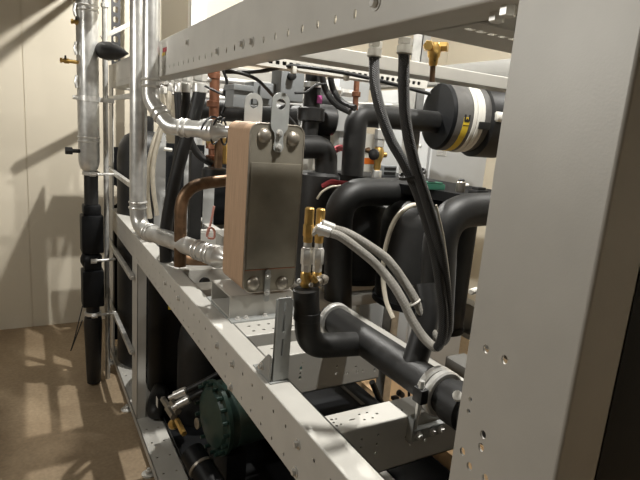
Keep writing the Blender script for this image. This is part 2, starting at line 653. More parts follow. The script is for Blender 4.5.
C_top = [(x, y, .0055, .8) for x in (0.53, 0.56, 0.59, 0.62, 0.65, 0.68) for y in (1.232, 1.268)]
BX0, BX1 = FX + 0.055, FXR - 0.004
for a in ((0.719, 0.781, A_top, A_face), (1.06, 1.132, B_top, B_face), (1.205, 1.30, C_top, []), (1.62, 1.70, [], []),
          (1.86, 1.95, [], []), (2.12, 2.22, [], []), (2.52, 2.60, [], []), (3.0, 3.08, [], [])):
    obj('cross_beam', cross_beam(BX0, 0.842 if 1.0 < a[0] < 1.9 else BX1, a[0], a[1], 0.885, 0.9995, a[2], a[3]), 'frame', frame)

# upper cross beams: the near one is slotted on its bottom flange
bm = bmesh.new()
TX0 = FX + 0.0675
plate(bm, [(TX0, 0.515), (1.32, 0.515), (1.32, 0.632), (TX0, 0.632)],
      [rrect(x, 0.546, x + 0.016, 0.557, 0.003, 2) for x in [0.522 + 0.0215 * i for i in range(24)]], (0, 0, 1.7005), X_, Y_, SH)
box(bm, (TX0, 0.629, 1.703), (1.32, 0.632, 1.722), 0)
box(bm, (TX0, 0.515, 1.703), (1.32, 0.518, 1.80), 0)
obj('cross_beam', bm, 'frame', frame)
obj('cross_beam', cross_beam(FX + .004, 1.328, 1.12, 1.20, 1.716, 1.7495), 'frame', frame)
obj('cross_beam', cross_beam(BX0, BX1, 2.46, 2.56, 1.70, 1.82), 'frame', frame)
obj('cross_beam', cross_beam(FX + .045, 1.345, 3.27, 3.35, 1.70, 1.82), 'frame', frame)


# base skid -----------------------------------------------------------
def skid_rail(x0, x1, y0, y1):
    bm = bmesh.new()
    plate(bm, [(x0, y0), (x1, y0), (x1, y1), (x0, y1)],
          [circ(0.005, 10, (x0 + dx, y)) for y in [0.9 + 0.12 * i for i in range(20)] for dx in (0.03, 0.085) if y < y1 - 0.02], (0, 0, 0.057), X_, Y_, SH)
    for xx in (x0, x1 - SH):
        box(bm, (xx, y0, 0.02), (xx + SH, y1, 0.06), 0)
    tube(bm, [(x0 + .003, y0, 0.0565), (x0 + .003, y1, 0.0565)], 0.0035, 8)
    return bm


obj('base_rail', skid_rail(FX, 0.558, 0.30, 3.37), 'frame', frame)
obj('base_rail', skid_rail(1.265, FXR, 0.30, 3.37), 'frame', frame)
for y in (0.6, 1.3, 1.98, 2.30, 3.2):
    obj('base_cross', BOX((0.558, y, 0.022), (1.265, y + 0.075, 0.058), 0.003), 'frame', frame)
foot_bm = lambda x, y: lathe(lathe(bmesh.new(), (x, y, 0.0), Z_, [(0, 0.030), (0.006, 0.030), (0.010, 0.014), (0.022, 0.012)], 24), (x, y, 0.02), Z_, [(0, 0.006), (0.012, 0.006)], 10)
first_foot = obj('levelling_foot', foot_bm(FX - 0.012, 2.66), 'zinc', frame)
for dx, dy in ((0, -0.58), (0, -1.4), (0, 0.6), (0.97, 0.0), (0.97, -1.4), (0.97, 0.6)):
    f = first_foot.copy()
    COL.objects.link(f)
    f.location = Vector(first_foot.location) + Vector((dx, dy, 0))
    f.parent = frame

# bolts in the rails, each one its own part
bolt_mesh = obj('bolt', hex_bolt((FX, 1.264, 0.956), -X_, 0.0068, 0.0085), 'zinc', frame)
for y, z in ((1.141, .958), (1.146, .891), (.776, .956), (.777, .895), (1.866, .954), (1.676, .957),
             (1.348, 1.73), (1.171, 1.73), (1.113, 1.729), (1.638, 1.781), (.649, 1.733)):
    f = bolt_mesh.copy()
    COL.objects.link(f)
    f.location = Vector((0, y - 1.264, z - 0.956))
    f.parent = frame
st_ = obj('rail_sticker', BOX((FX - .0012, 1.912, 1.780), (FX - .0002, 1.965, 1.795), 0), 'red', frame)
st_['label'] = 'small red and yellow warning sticker'
obj('yellow_strip', BOX((FX - .0012, 1.930, 1.769), (FX - .0002, 1.978, 1.7795), 0), 'yellow', st_)

# horizontal strut bars between the two far posts
for z in (0.40, 0.79, 1.235, 1.64):
    bm = bmesh.new()
    box(bm, (FX - 0.022, 2.52, z - 0.011), (FX, 3.37, z + 0.011), 0.002)
    lathe(bm, (FX - 0.011, 2.52, z), (0, -1, 0), [(0, 0.015), (0.012, 0.015), (0.014, 0.008), (0.03, 0.008)], 6)
    obj('strut_bar', bm, 'galv', frame)

# far end plate with a long cut-out and punched dots
bm = bmesh.new()
dots = [circ(0.006, 8, (0.505 + 0.034 * (i % 2) + 0.01 * math.sin(i * 7), 1.02 + 0.026 * i)) for i in range(9)]
plate(bm, [(0.445, 0.10), (1.36, 0.10), (1.36, 1.36), (0.445, 1.36)], [rrect(0.452, 1.00, 0.49, 1.124, 0.018, 6)] + dots, (0, 3.40, 0), X_, Z_, 0.003)
obj('end_plate', bm, 'black_paint', frame)['label'] = 'black end plate with long rounded cut-out'

t = thing('dark_floor_sheet', (0.91, 1.9, 0.06), 'wide black sheet added on the base of the frame to darken the floor', 'dark sheet')
bm = BOX((0.56, 0.32, 0.0605), (1.262, 3.22, 0.0635), 0)  # black sheet put in to darken the floor under the machine
obj('pan', bm, 'black_paint', t)
bm = BOX((0.56, 0.32, 0.0635), (0.563, 3.22, 0.085), 0)
obj('rim', bm, 'black_paint', t)

kp = thing('dark_skirt', (1.395, 1.0, 0.06), 'low black sheet added along the far side of the base to darken the gap', 'panel')  # black sheet put in to hide the carton's side and keep the gap dark
obj('sheet', BOX((1.388, 0.45, 0.0), (1.393, 1.62, 0.30), 0.001), 'black_paint', kp)

# black panel closing the near end right of the front post
t = thing('side_panel', (0.93, 0.31, 0.02), 'black flat panel behind the right edge of the nearest post', 'panel')
bm = BOX((0.515, 0.295, 0.02), (1.34, 0.305, 1.62), 0.001)
obj('sheet', bm, 'black_paint', t)
for z in (0.1, 0.9, 1.55):
    obj('bolt', hex_bolt((0.54, 0.295, z), (0, -1, 0), 0.006, 0.007), 'zinc', t)

# ================================================================ PLATE HEAT EXCHANGER
HY0, HY1 = 1.32, 1.495
hx = thing('plate_heat_exchanger', (0.60, 1.39, 1.075), 'brown brazed plate heat exchanger with copper side, standing upright on a bracket', 'heat exchanger')
prof = rrect(0.5255, 1.078, 0.693, 1.562, 0.030, 8)
bm = bmesh.new()
plate(bm, prof, [], (0, HY1, 0), X_, Z_, HY1 - HY0 - 0.004)
obj('plate_pack', bm, 'hx_side', hx)
# front cover plate with a rolled rim, recess line pressed into it
bm = bmesh.new()
plate(bm, rrect(0.5285, 1.081, 0.690, 1.559, 0.028, 8), [], (0, HY0 + 0.004, 0), X_, Z_, 0.004)
rim = [Vector((x, HY0 + 0.001, z)) for x, z in rrect(0.528, 1.0805, 0.6905, 1.5595, 0.0285, 8)]
tube(bm, rim + [rim[0]], 0.0008, 6, False)
obj('front_plate', bm, 'hx_front', hx)
bm = bmesh.new()
tube(bm, rim + [rim[0]], 0.0026, 8, False)
obj('rolled_rim', bm, 'boss', hx)
bm = BOX((0.533, HY0 - 0.0026, 1.151), (0.6875, HY0 + 0.001, 1.4535), 0.0015)
obj('middle_panel', bm, 'hx_front', hx)
tube_bm = TUBE([(0.530, HY0 - 0.0005, 1.1475), (0.689, HY0 - 0.0005, 1.1475)], 0.0016, 8)
obj('brazed_seam', tube_bm, 'copper', hx)['label'] = 'thin copper coloured seam line'
for x, z in ((0.568, 1.527), (0.656, 1.524), (0.559, 1.107), (0.650, 1.101)):
    obj('port_boss', LATHE((x, HY0 + 0.002, z), (0, -1, 0), [(0, 0.0215), (0.003, 0.0205), (0.009, 0.0172), (0.0135, 0.011), (0.015, 0)], 28), 'boss', hx)


def lug(y, xc, ztop, zbot, wt, wb):
    """keyhole lifting lug: wide eye on top, waist, rounded foot"""
    pts = []
    r = wt
    for i in range(13):
        a = math.pi * i / 12
        pts.append((xc + r * math.cos(a), ztop - r + r * math.sin(a)))
    zs = zbot + 0.052
    pts += [(xc - wt, zs + 0.022), (xc - wt * 0.93, zs + 0.012), (xc - wb * 0.95, zs), (xc - wb * 0.78, zs - 0.013), (xc - wb * 0.85, zs - 0.024)]
    for i in range(9):
        a = math.pi + math.pi * i / 8
        pts.append((xc + wb * math.cos(a), zbot + wb + wb * math.sin(a)))
    pts += [(xc + wb * 0.85, zs - 0.024), (xc + wb * 0.78, zs - 0.013), (xc + wb * 0.95, zs), (xc + wt * 0.93, zs + 0.012), (xc + wt, zs + 0.022)]
    bm = bmesh.new()
    plate(bm, pts, [circ(0.0145, 24, (xc, ztop - 0.031))], (0, y, 0), X_, Z_, 0.004)
    return bm


l = obj('lifting_lug', lug(HY0 - 0.003, 0.609, 1.645, 1.484, 0.026, 0.0155), 'bracket', hx)
obj('bolt', hex_bolt((0.609, HY0 - 0.007, 1.5375), (0, -1, 0), 0.0065, 0.009), 'zinc', l)
obj('bolt', hex_bolt((0.609, HY0 - 0.007, 1.4995), (0, -1, 0), 0.0065, 0.009), 'zinc', l)
l = obj('lifting_lug', lug(HY1 + 0.006, 0.6045, 1.648, 1.484, 0.0285, 0.0155), 'bracket', hx)
# foot tab with two bolts
bm = bmesh.new()
plate(bm, rrect(0.592, 1.05, 0.609, 1.147, 0.007, 5), [], (0, HY0 - 0.003, 0), X_, Z_, 0.003)
ft = obj('foot_tab', bm, 'bracket', hx)
for z in (1.078, 1.128):
    obj('bolt', hex_bolt((0.6005, HY0 - 0.006, z), (0, -1, 0), 0.006, 0.008), 'zinc', ft)

# mounting bracket under it
hb = thing('mounting_bracket', (0.595, 1.40, 1.0), 'grey folded channel bracket under the plate heat exchanger', 'bracket')
bm = bmesh.new()
box(bm, (0.494, 1.330, 1.006), (0.694, 1.334, 1.068), 0.001)
box(bm, (0.494, 1.496, 1.006), (0.694, 1.500, 1.068), 0.001)
box(bm, (0.494, 1.330, 1.004), (0.694, 1.500, 1.008), 0.001)
box(bm, (0.494, 1.334, 1.066), (0.694, 1.496, 1.070), 0.001)
obj('channel', bm, 'frame', hb)
bm = bmesh.new()
box(bm, (0.490, 1.300, 1.000), (0.720, 1.535, 1.004), 0.001)
box(bm, (0.490, 1.298, 0.985), (0.720, 1.301, 1.004), 0.001)
obj('base_plate', bm, 'bracket', hb)
for x in (0.515, 0.54, 0.60, 0.665):
    obj('bolt', hex_bolt((x, 1.316, 1.004), Z_, 0.006, 0.008), 'zinc', hb)

# slotted angle standing on the near rail
sb = thing('slotted_angle_bracket', (0.47, 0.95, 1.0), 'grey slotted angle bracket standing upright on the near lower rail', 'bracket')
bm = bmesh.new()
plate(bm, [(0.456, 1.0), (0.494, 1.0), (0.490, 1.196), (0.459, 1.196)],
      [rrect(0.4715, z, 0.4765, z + 0.040, 0.0024, 3) for z in (1.062, 1.118, 1.1545)][:2] + [rrect(0.4715, 1.166, 0.4765, 1.188, 0.0024, 3)], (0, 0.943, 0), X_, Z_, 0.003)
box(bm, (0.491, 0.9405, 1.0), (0.494, 0.972, 1.19), 0.0005)
box(bm, (0.459, 0.953, 1.0), (0.491, 0.955, 1.19), 0.0005)
obj('upright', bm, 'bracket', sb)
bm = bmesh.new()
box(bm, (0.448, 0.935, 1.0), (0.496, 1.035, 1.003), 0.0008)
v = [bm.verts.new(p) for p in ((0.449, 0.944, 1.003), (0.449, 1.02, 1.003), (0.449, 0.958, 1.062), (0.449, 0.944, 1.062))]
w = [bm.verts.new(Vector(p.co) + Vector((0.003, 0, 0))) for p in v]
bm.faces.new(v)
bm.faces.new(list(reversed(w)))
for k in range(4):
    bm.faces.new([v[k], w[k], w[(k + 1) % 4], v[(k + 1) % 4]])
bmesh.ops.recalc_face_normals(bm, faces=bm.faces)
obj('foot', bm, 'bracket', sb)
obj('bolt', hex_bolt((0.449, 0.985, 1.022), -X_, 0.0055, 0.009), 'zinc', sb)
obj('bolt', hex_bolt((0.458, 0.97, 1.003), Z_, 0.0045, 0.006), 'zinc', sb)

# ================================================================ GALVANISED PRESS-FIT PIPES
def pipe_bead(t, p, d, r, name='press_collar'):
    """raised press bead pair of a fitting"""
    bm = bmesh.new()
    d = Vector(d).normalized()
    for k in (-1, 1):
        lathe(bm, Vector(p) + d * (k * 0.011 - 0.005), d, [(0, r + .0002), (0.0015, r + 0.0035), (0.005, r + 0.005), (0.0085, r + 0.0035), (0.010, r + .0002)], 28)
    return obj(name, bm, 'zinc', t)


A_C, A_E = [(0.3900, 2.1557, 1.2215), (0.5650, 1.6377, 1.1156)]
B_C, B_E = [(0.3920, 1.9388, 1.7471), (0.5650, 1.7173, 1.5309)]

pa = thing('heating_pipe', (A_C[0], A_C[1], 1.0), 'galvanised pipe bending to the bottom of the copper-sided heat exchanger', 'pipe')
za = A_E[2] - 0.012
pts = [(A_C[0], A_C[1], 2.9), (A_C[0], A_C[1], za), (A_E[0], A_E[1], za)]
hd = Vector((A_E[0] - A_C[0], A_E[1] - A_C[1], 0)).normalized()
ar = 0.0325
obj('pipe', TUBE(fillet(pts, 0.085, 12), ar, 28), 'galv', pa)
cor = Vector((A_C[0], A_C[1], za))
pipe_bead(pa, cor + Z_ * 0.098, Z_, ar)
pipe_bead(pa, cor + hd * 0.098, hd, ar)
L_ = (Vector(A_E).xy - cor.xy).length
pipe_bead(pa, cor + hd * (L_ - 0.115), hd, ar)
pipe_bead(pa, cor + hd * (L_ - 0.055), hd, ar)
obj('union_nut', LATHE(cor + hd * (L_ - 0.03), hd, [(0, ar), (0.002, ar + .007), (0.03, ar + .007), (0.045, ar * .8), (0.075, 0.017), (0.095, 0.015)], 20), 'galv', pa)

pb = thing('heating_pipe', (B_C[0], B_C[1], 1.5), 'galvanised pipe bending to the top of the copper-sided heat exchanger', 'pipe')
zb = B_E[2] - 0.006
hd = Vector((B_E[0] - B_C[0], B_E[1] - B_C[1], 0)).normalized()
cor = Vector((B_C[0], B_C[1], zb))
L_ = (Vector(B_E).xy - cor.xy).length
c1, c2 = cor + Z_ * 0.085, cor + hd * 0.085
obj('pipe', TUBE(fillet([(B_C[0], B_C[1], 2.9), c1, c2, Vector((B_E[0], B_E[1], zb))], 0.07, 10), 0.0285, 28), 'galv', pb)
pipe_bead(pb, cor + Z_ * 0.145, Z_, 0.0285)
pipe_bead(pb, (c1 + c2) / 2, c2 - c1, 0.0285)
pipe_bead(pb, cor + hd * 0.15, hd, 0.0285)
obj('union_nut', LATHE(cor + hd * (L_ - 0.05), hd, [(0, .0285), (0.002, .037), (0.045, .037), (0.06, .026), (0.09, 0.017), (0.11, 0.015)], 20), 'galv', pb)
obj('cable_coil', TUBE([cor + hd * (L_ - 0.035) + Vector((0.002 * k, -0.01, 0)) + Vector((0.75 * hd.x, 0.75 * hd.y, 0)) * (0.012 * math.sin(k * .5)) + 0.046 * (Z_ * math.sin(k * 0.42) + Vector((hd.y, -hd.x, 0)) * math.cos(k * .42)) for k in range(34)], 0.0035, 8), 'rubber', pb)['label'] = 'black sensor cable coiled round the pipe end'

# large vertical pipe on the aisle side
LX, LY = 0.293, 3.0
lp = thing('supply_pipe', (LX, LY, 1.2), 'widest galvanised upright pipe, capped at its lower end, left of the frame', 'pipe')
obj('pipe', LATHE((LX, LY, 1.245), Z_, [(0, 0.018), (0.004, 0.03), (0.016, 0.043), (0.04, 0.05), (0.06, 0.0525), (1.70, 0.0525)], 32), 'galv', lp)
pipe_bead(lp, (LX, LY, 1.415), Z_, 0.0525)
pipe_bead(lp, (LX, LY, 2.06), Z_, 0.0525)
obj('branch_pipe', TUBE(fillet([(LX, LY, 2.16), (LX + 0.11, LY - .1, 2.16), (A_C[0], A_C[1] + .03, 2.14)], 0.05), 0.030, 20), 'galv', lp)
k = obj('pipe_clamp', BAND((LX, LY, 1.622), Z_, 0.0525, 0.057, 0.028), 'zinc', lp)
obj('clamp_arm', BOX((LX + .05, LY - .012, 1.61), (FX - .02, LY + .012, 1.634), 0.002), 'zinc', k)
obj('clamp_screw', hexrod(bmesh.new(), (LX - .075, LY - .02, 1.622), (LX - .05, LY - .02, 1.622), 0.011), 'zinc', k)
for z, x1 in ((1.795, (0.1665, 3.0000, 1.8067)[0]), (1.985, (0.2197, 3.0000, 1.9845)[0])):
    bm = bmesh.new()
    tube(bm, [(LX - .04, LY - .02, z), (x1, LY - .02, z)], 0.009, 12)
    hexrod(bm, (x1 + .015, LY - .02, z), (x1 + .040, LY - .02, z), 0.014)
    hexrod(bm, (x1 - .002, LY - .02, z), (x1 + .009, LY - .02, z), 0.013)
    dc = obj('drain_cock', bm, 'brass', lp)
    obj('cock_lever', BOX((x1 + .018, LY - .05, z + .008), (x1 + .026, LY - .012, z + .024), 0.002), 'rubber', dc)
bm = bmesh.new()
tube(bm, [(LX - .03, LY - .02, 1.352), (LX - .085, LY - .02, 1.352)], 0.010, 12)
hexrod(bm, (LX - .115, LY - .02, 1.352), (LX - .08, LY - .02, 1.352), 0.021)
obj('plug', bm, 'dark_steel', lp)
for z in (1.70, 1.86, 2.04):
    obj('cable_loop', TUBE([(LX - .055, LY - .03, z - .03), (LX - .062, LY - .035, z), (LX - .055, LY - .03, z + .03)], 0.007, 8), 'galv', lp)

# black insulated drop line below it with valve covers
DX, DY = 0.303, 3.02
dp = thing('insulated_drop_pipe', (DX, DY, 0.0), 'black insulated upright line with boxy valve covers below the capped galvanised pipe', 'pipe')
obj('pipe', TUBE([(DX, DY, 0.012), (DX, DY, 1.25)], 0.036, 24), 'foam', dp)
obj('lower_sleeve', LATHE((DX, DY, 0.015), Z_, [(0, 0.030), (0.012, 0.038), (0.36, 0.049), (0.40, 0.045)], 24), 'foam', dp)
for z0, z1, nm in ((0.80, 1.01, 'valve_cover'), (0.49, 0.70, 'valve_cover')):
    bm = BOX((DX - .056, DY - .055, z0), (DX + .056, DY + .055, z1), 0.010)
    box(bm, (DX - .045, DY - .045, z1), (DX + .045, DY + .045, z1 + .055), 0.010)
    obj(nm, bm, 'black_paint', dp)
obj('valve_ball', LATHE((DX - .06, DY, 0.755), X_, [(0, 0.012), (0.01, 0.035), (0.03, 0.048), (0.06, 0.052), (0.09, 0.045), (0.11, 0.02)], 20), 'black_paint', dp)
for z in (1.235, 0.758, 0.44):
    bm = BAND((DX, DY, z), Z_, 0.036, 0.044, 0.02)
    tube(bm, [(DX - .01, DY - .045, z), (DX + .05, DY - .045, z), (FX - .02, DY - .03, z)], 0.007, 10)
    lathe(bm, (DX - .012, DY - .05, z), X_, [(0, 0.014), (0.03, 0.014)], 6)
    obj('pipe_clamp', bm, 'zinc', dp)
obj('sensor_cable', TUBE(smooth_path([(DX - .055, DY - .03, .50), (DX - .10, DY - .06, .33), (DX - .12, DY - .05, .25), (DX - .06, DY - .05, .42)], 8), 0.003, 6), 'rubber', dp)

# pointed black sleeve on the strut between the pipes
sl = obj('foam_sleeve', LATHE((0.3520, 3.0000, 1.8706), Vector((0.4618, 2.7500, 1.8449)) - Vector((0.3520, 3.0000, 1.8706)), [(0, 0.03), (0.03, 0.043), (0.08, 0.046), (0.14, 0.038), (0.20, 0.020), (0.25, 0.004), (0.255, 0)], 20), 'rubber', origin=(0.3520, 3.0000, 1.8706))
tag(sl, 'black pointed foam sleeve between the upright galvanised pipes near the top left', 'sleeve')
ts = thing('wall_conduit', (0.52, 3.52, 0.0), 'thin grey upright conduit rod seen between the galvanised pipes', 'conduit')
obj('rod', TUBE([(0.3839, 3.0600, 0.2145)[:2] + (0.0,), (0.3839, 3.0600, 0.2145)[:2] + (2.9,)], 0.014, 12), 'galv', ts)
obj('clip', BAND((0.3839, 3.0600, 0.2145)[:2] + (2.10,), Z_, 0.014, 0.02, 0.02), 'zinc', ts)
pc = thing('cable_ladder', (0.6, 3.6, 1.8), 'black perforated upright cable channel near the upper left pipes', 'cable channel')
bm = bmesh.new()
plate(bm, [(0.49, 1.85), (0.545, 1.85), (0.545, 2.9), (0.49, 2.9)], [rrect(0.503, 1.88 + .058 * i, 0.53, 1.915 + .058 * i, 0.01, 4) for i in range(17)], (0, 3.62, 0), X_, Z_, 0.003)
obj('perforated_strip', bm, 'rubber', pc)
bm = BOX((0.66, 3.60, 1.6), (0.70, 3.63, 2.9), 0.002)
obj('dark_edge', bm, 'rubber', pc)
dg = obj('diagonal_strut', BOX((-.012, -.012, -.13), (.012, .012, .13), 0.002, Matrix.Rotation(math.radians(58), 3, 'Y')), 'frame', origin=(0, 0, 0))
dg.location = (0.5050, 3.3000, 2.0388)
tag(dg, 'grey diagonal strut reaching up behind the upright galvanised pipes', 'strut')

# ================================================================ BLACK VESSELS IN THE MACHINE
bv = thing('buffer_vessel', (0.60, 3.12, 0.06), 'black domed vessel standing at the far end of the frame', 'vessel')
obj('shell', LATHE((0.60, 3.12, 0.062), Z_, [(0, .13), (.02, .15), (1.26, .15), (1.33, .14), (1.38, .11), (1.41, .06), (1.42, 0)], 36), 'foam', bv)
obj('top_port', TUBE([(0.62, 3.12, 1.47), (0.62, 3.12, 1.56)], 0.03, 16), 'foam', bv)

rt = thing('liquid_receiver', (0.74, 2.36, 0.06), 'dark round-topped receiver tank standing behind the black lagged elbow under the lower rail', 'tank')
obj('shell', LATHE((0.74, 2.36, 0.062), Z_, [(0, .11), (.02, .12), (.40, .12), (.48, .11), (.54, .08), (.57, .04), (.58, 0)], 36), 'dark_steel', rt)
obj('neck', TUBE([(0.75, 2.36, .62), (0.75, 2.36, .80)], 0.05, 16), 'foam', rt)
ev = thing('evaporator_shell', (1.08, 1.9, 0.06), 'long black insulated evaporator drum lying low inside the frame', 'vessel')
obj('shell', LATHE((1.10, 1.80, 0.42), Y_, [(0, .1), (.02, .20), (.05, .235), (1.23, .235), (1.28, .20), (1.30, .1)], 40), 'foam', ev)
for y in (2.0, 2.8):
    obj('saddle', BOX((0.92, y - .03, 0.064), (1.26, y + .03, 0.30), 0.004), 'black_paint', ev)
cd = thing('insulated_drum', (0.70, 2.7, 0.06), 'black insulated upright drum behind the middle post, yellow strip on it', 'vessel')
obj('shell', LATHE((0.70, 2.70, 0.062), Z_, [(0, .14), (.02, .155), (.70, .155), (.78, .14), (.82, .08), (.83, 0)], 36), 'black_paint', cd)
bm = bmesh.new()
c = Vector((0.70, 2.70, 0.0))
a0 = math.atan2(-2.70, -0.70)
v = []
for i in range(9):
    a = a0 - 0.30 + 0.22 * i / 8
    for z in (0.585, 0.625):
        v.append(bm.verts.new((0.70 + .1565 * math.cos(a), 2.70 + .1565 * math.sin(a), z)))
for i in range(8):
    bm.faces.new([v[2 * i], v[2 * i + 2], v[2 * i + 3], v[2 * i + 1]])
obj('sticker', bm, 'yellow', cd)

# green semi-hermetic compressor below the lower rail
gc = thing('green_compressor', (0.66, 1.62, 0.06), 'dark green compressor end cover with a bolted rim under the lower rail', 'compressor')
gx, gy, gz = (0.6000, 1.7468, 0.4272)
ga = Vector((-1, -0.10, 0)).normalized()
obj('body', LATHE(Vector((gx, gy, gz)) - ga * 0.02, -ga, [(0, .12), (.03, .138), (.05, .13), (.40, .13), (.43, .10)], 40), 'green', gc)
obj('end_cover', LATHE(Vector((gx, gy, gz)) - ga * 0.02, ga, [(0, .147), (.016, .147), (.018, .122), (.03, .112), (.04, .07), (.043, 0)], 44), 'green', gc)
gu, gv, _ = frame_of(ga)
for k_ in range(18):
    a = 2 * math.pi * k_ / 18
    obj('rim_bolt', hexrod(bmesh.new(), Vector((gx, gy, gz)) + (gu * math.cos(a) + gv * math.sin(a)) * .135 - ga * 0.004, Vector((gx, gy, gz)) + (gu * math.cos(a) + gv * math.sin(a)) * .135 + ga * 0.02, 0.008), 'green', gc)
obj('leg', BOX((gx + .02, gy - .12, 0.058), (gx + .10, gy + .12, gz - .10), 0.004), 'black_paint', gc)

# service hoses and fittings at the compressor
for q, (p0, p1, p2, p3, lab) in enumerate((
        ((0.4737, 1.9300, 0.4427), (0.5424, 1.9000, 0.4801), (0.5853, 1.8800, 0.5086), (0.6696, 1.8600, 0.5562), 'black hose with silver crimp beside the dark green compressor, upper one'),
        ((0.4791, 1.9000, 0.4130), (0.5499, 1.8800, 0.4533), (0.5884, 1.8600, 0.4826), (0.6727, 1.8400, 0.5208), 'black hose with silver crimp beside the dark green compressor, lower one'))):
    t = thing('service_hose', p1, lab, 'hose')
    obj('hose', TUBE(smooth_path([p1, p2, p3], 8), 0.013, 14), 'rubber', t)
    obj('crimp', LATHE(p0, Vector(p1) - Vector(p0), [(0.0, .009), (.022, .010), (.024, .0175), (.075, .0185), (.08, .013)], 14), 'zinc', t)
t = thing('drain_valve', (0.5200, 2.0266, 0.3162), 'dull brass valve cluster hanging below the lower rail by the green compressor', 'valve')
bm = bmesh.new()
hexrod(bm, (0.5200, 2.2313, 0.2703), (0.5200, 2.1150, 0.2872), 0.015)
hexrod(bm, (0.5200, 2.1332, 0.2773), (0.5200, 2.0249, 0.2932), 0.017)
hexrod(bm, (0.5200, 2.0642, 0.3438), (0.5200, 1.9614, 0.3522), 0.016)
obj('stem', bm, 'boss', t)
bm = bmesh.new()
lathe(bm, (0.5200, 2.0565, 0.2413), Vector((0.5200, 1.8946, 0.3257)) - Vector((0.5200, 2.0565, 0.2413)), [(0, .012), (.01, .02), (.03, .024), (.05, .02), (.06, .012)], 14)
hexrod(bm, (0.5200, 1.9745, 0.3075), (0.5200, 1.8619, 0.3086), 0.013)
obj('body', bm, 'brass', t)
t = thing('pressure_gauge', (0.5500, 1.7757, 0.3963), 'small pale dial hanging at the left of the green compressor cover', 'gauge')
obj('dial', LATHE((0.5600, 1.7954, 0.3870), (-1, -.15, .1), [(0, .018), (.010, .022), (.012, .017), (.010, 0)], 20), 'boss', t)
# black pipe sloping away at the bottom, wrapped sleeve
t = thing('insulated_pipe', (0.5680, 1.8614, 0.2000), 'fat black pipe with a dull grey hoop in the lowest gap of the frame', 'pipe')
obj('pipe', TUBE([(0.5206, 1.7461, 0.3000), (0.5784, 1.5074, 0.2200)], 0.045, 24), 'black_paint', t)
d_ = Vector((0.5784, 1.5074, 0.2200)) - Vector((0.5206, 1.7461, 0.3000))
obj('hoop', BAND(Vector((0.5206, 1.7461, 0.3000)) + d_ * .30, d_, .045, .050, .012), 'boss', t)
t = thing('foam_lagged_elbow', (0.5000, 2.2634, 0.2264), 'black lagged elbow with a white tag beside the middle post foot', 'pipe')
obj('elbow', TUBE(smooth_path([(0.6200, 2.6657, 0.1068), (0.5600, 2.5140, 0.1193), (0.5300, 2.4202, 0.1078), (0.5400, 2.3738, 0.0813)], 8), [0.046] * 17 + [.045, .043, .04, .036, .03, .022, .012, .004][:8], 20), 'foam', t)
obj('tag', BOX(Vector((0.4400, 1.9926, 0.3985)) - Vector((.001, .014, .02)), Vector((0.4400, 1.9926, 0.3985)) + Vector((.001, .014, .02)), 0), 'paper', t)

# large black compressors on the deck
def scroll(name, x, y, z0, z1, r, lab, dome='foam'):
    t = thing(name, (x, y, z0), lab, 'compressor')
    h = z1 - z0
    obj('shell', LATHE((x, y, z0), Z_, [(0, r * .9), (.01, r), (h - r * .62, r), (h - r * .42, r * .96), (h - r * .2, r * .78), (h - r * .06, r * .45), (h, 0)], 40), 'dark_steel', t)
    obj('foot_ring', LATHE((x, y, z0 - .01), Z_, [(0, r * 1.05), (.02, r * 1.05)], 32), 'black_paint', t)
    return t


k1 = scroll('scroll_compressor', (1.1803, 1.3200, 1.1063)[0], 1.32, 1.005, (1.1625, 1.3200, 1.3656)[2], 0.150, 'black scroll compressor behind the two hanging black hoses')
obj('terminal_cap', BOX(Vector((1.1388, 1.2400, 1.3964)) - Vector((.016, .012, .008)), Vector((1.1388, 1.2400, 1.3964)) + Vector((.016, .012, .008)), 0.004), 'white', k1)
obj('nipple', LATHE((1.0984, 1.2400, 1.4149), X_, [(0, .005), (.008, .009), (.025, .009), (.03, .006)], 14), 'white', k1)
obj('edge_cable', TUBE(smooth_path([(1.0342, 1.1700, 1.3625), (0.9541, 1.1500, 1.3570), (0.9093, 1.1500, 1.3138), (0.9034, 1.1700, 1.2268), (0.9058, 1.1700, 1.1507), (0.9113, 1.1500, 1.0792), (0.9205, 1.1200, 1.0328)], 8), 0.007, 10), 'cream_hose', k1)['label'] = 'cream cable curving round the shell'
k2 = scroll('scroll_compressor', (1.1223, 1.6600, 1.0575)[0], 1.66, 1.005, (1.0953, 1.6600, 1.3076)[2], 0.145, 'black scroll compressor behind the tall insulated pipe arch')
k3 = scroll('scroll_compressor', (1.0782, 1.0200, 1.2257)[0], 1.08, 1.005, (1.0518, 1.0200, 1.3670)[2], 0.062, 'black scroll compressor framed by the right-hand insulated arch')


# ================================================================ INSULATED PIPES
def ins(name, path, r, lab, rad=None, seg=24, sub=8, m='foam'):
    pth = fillet(path, rad, 10) if rad else smooth_path(path, sub)
    t = thing(name, path[0], lab, 'pipe')
    obj('lagging', TUBE(pth, r, seg), m, t)
    return t


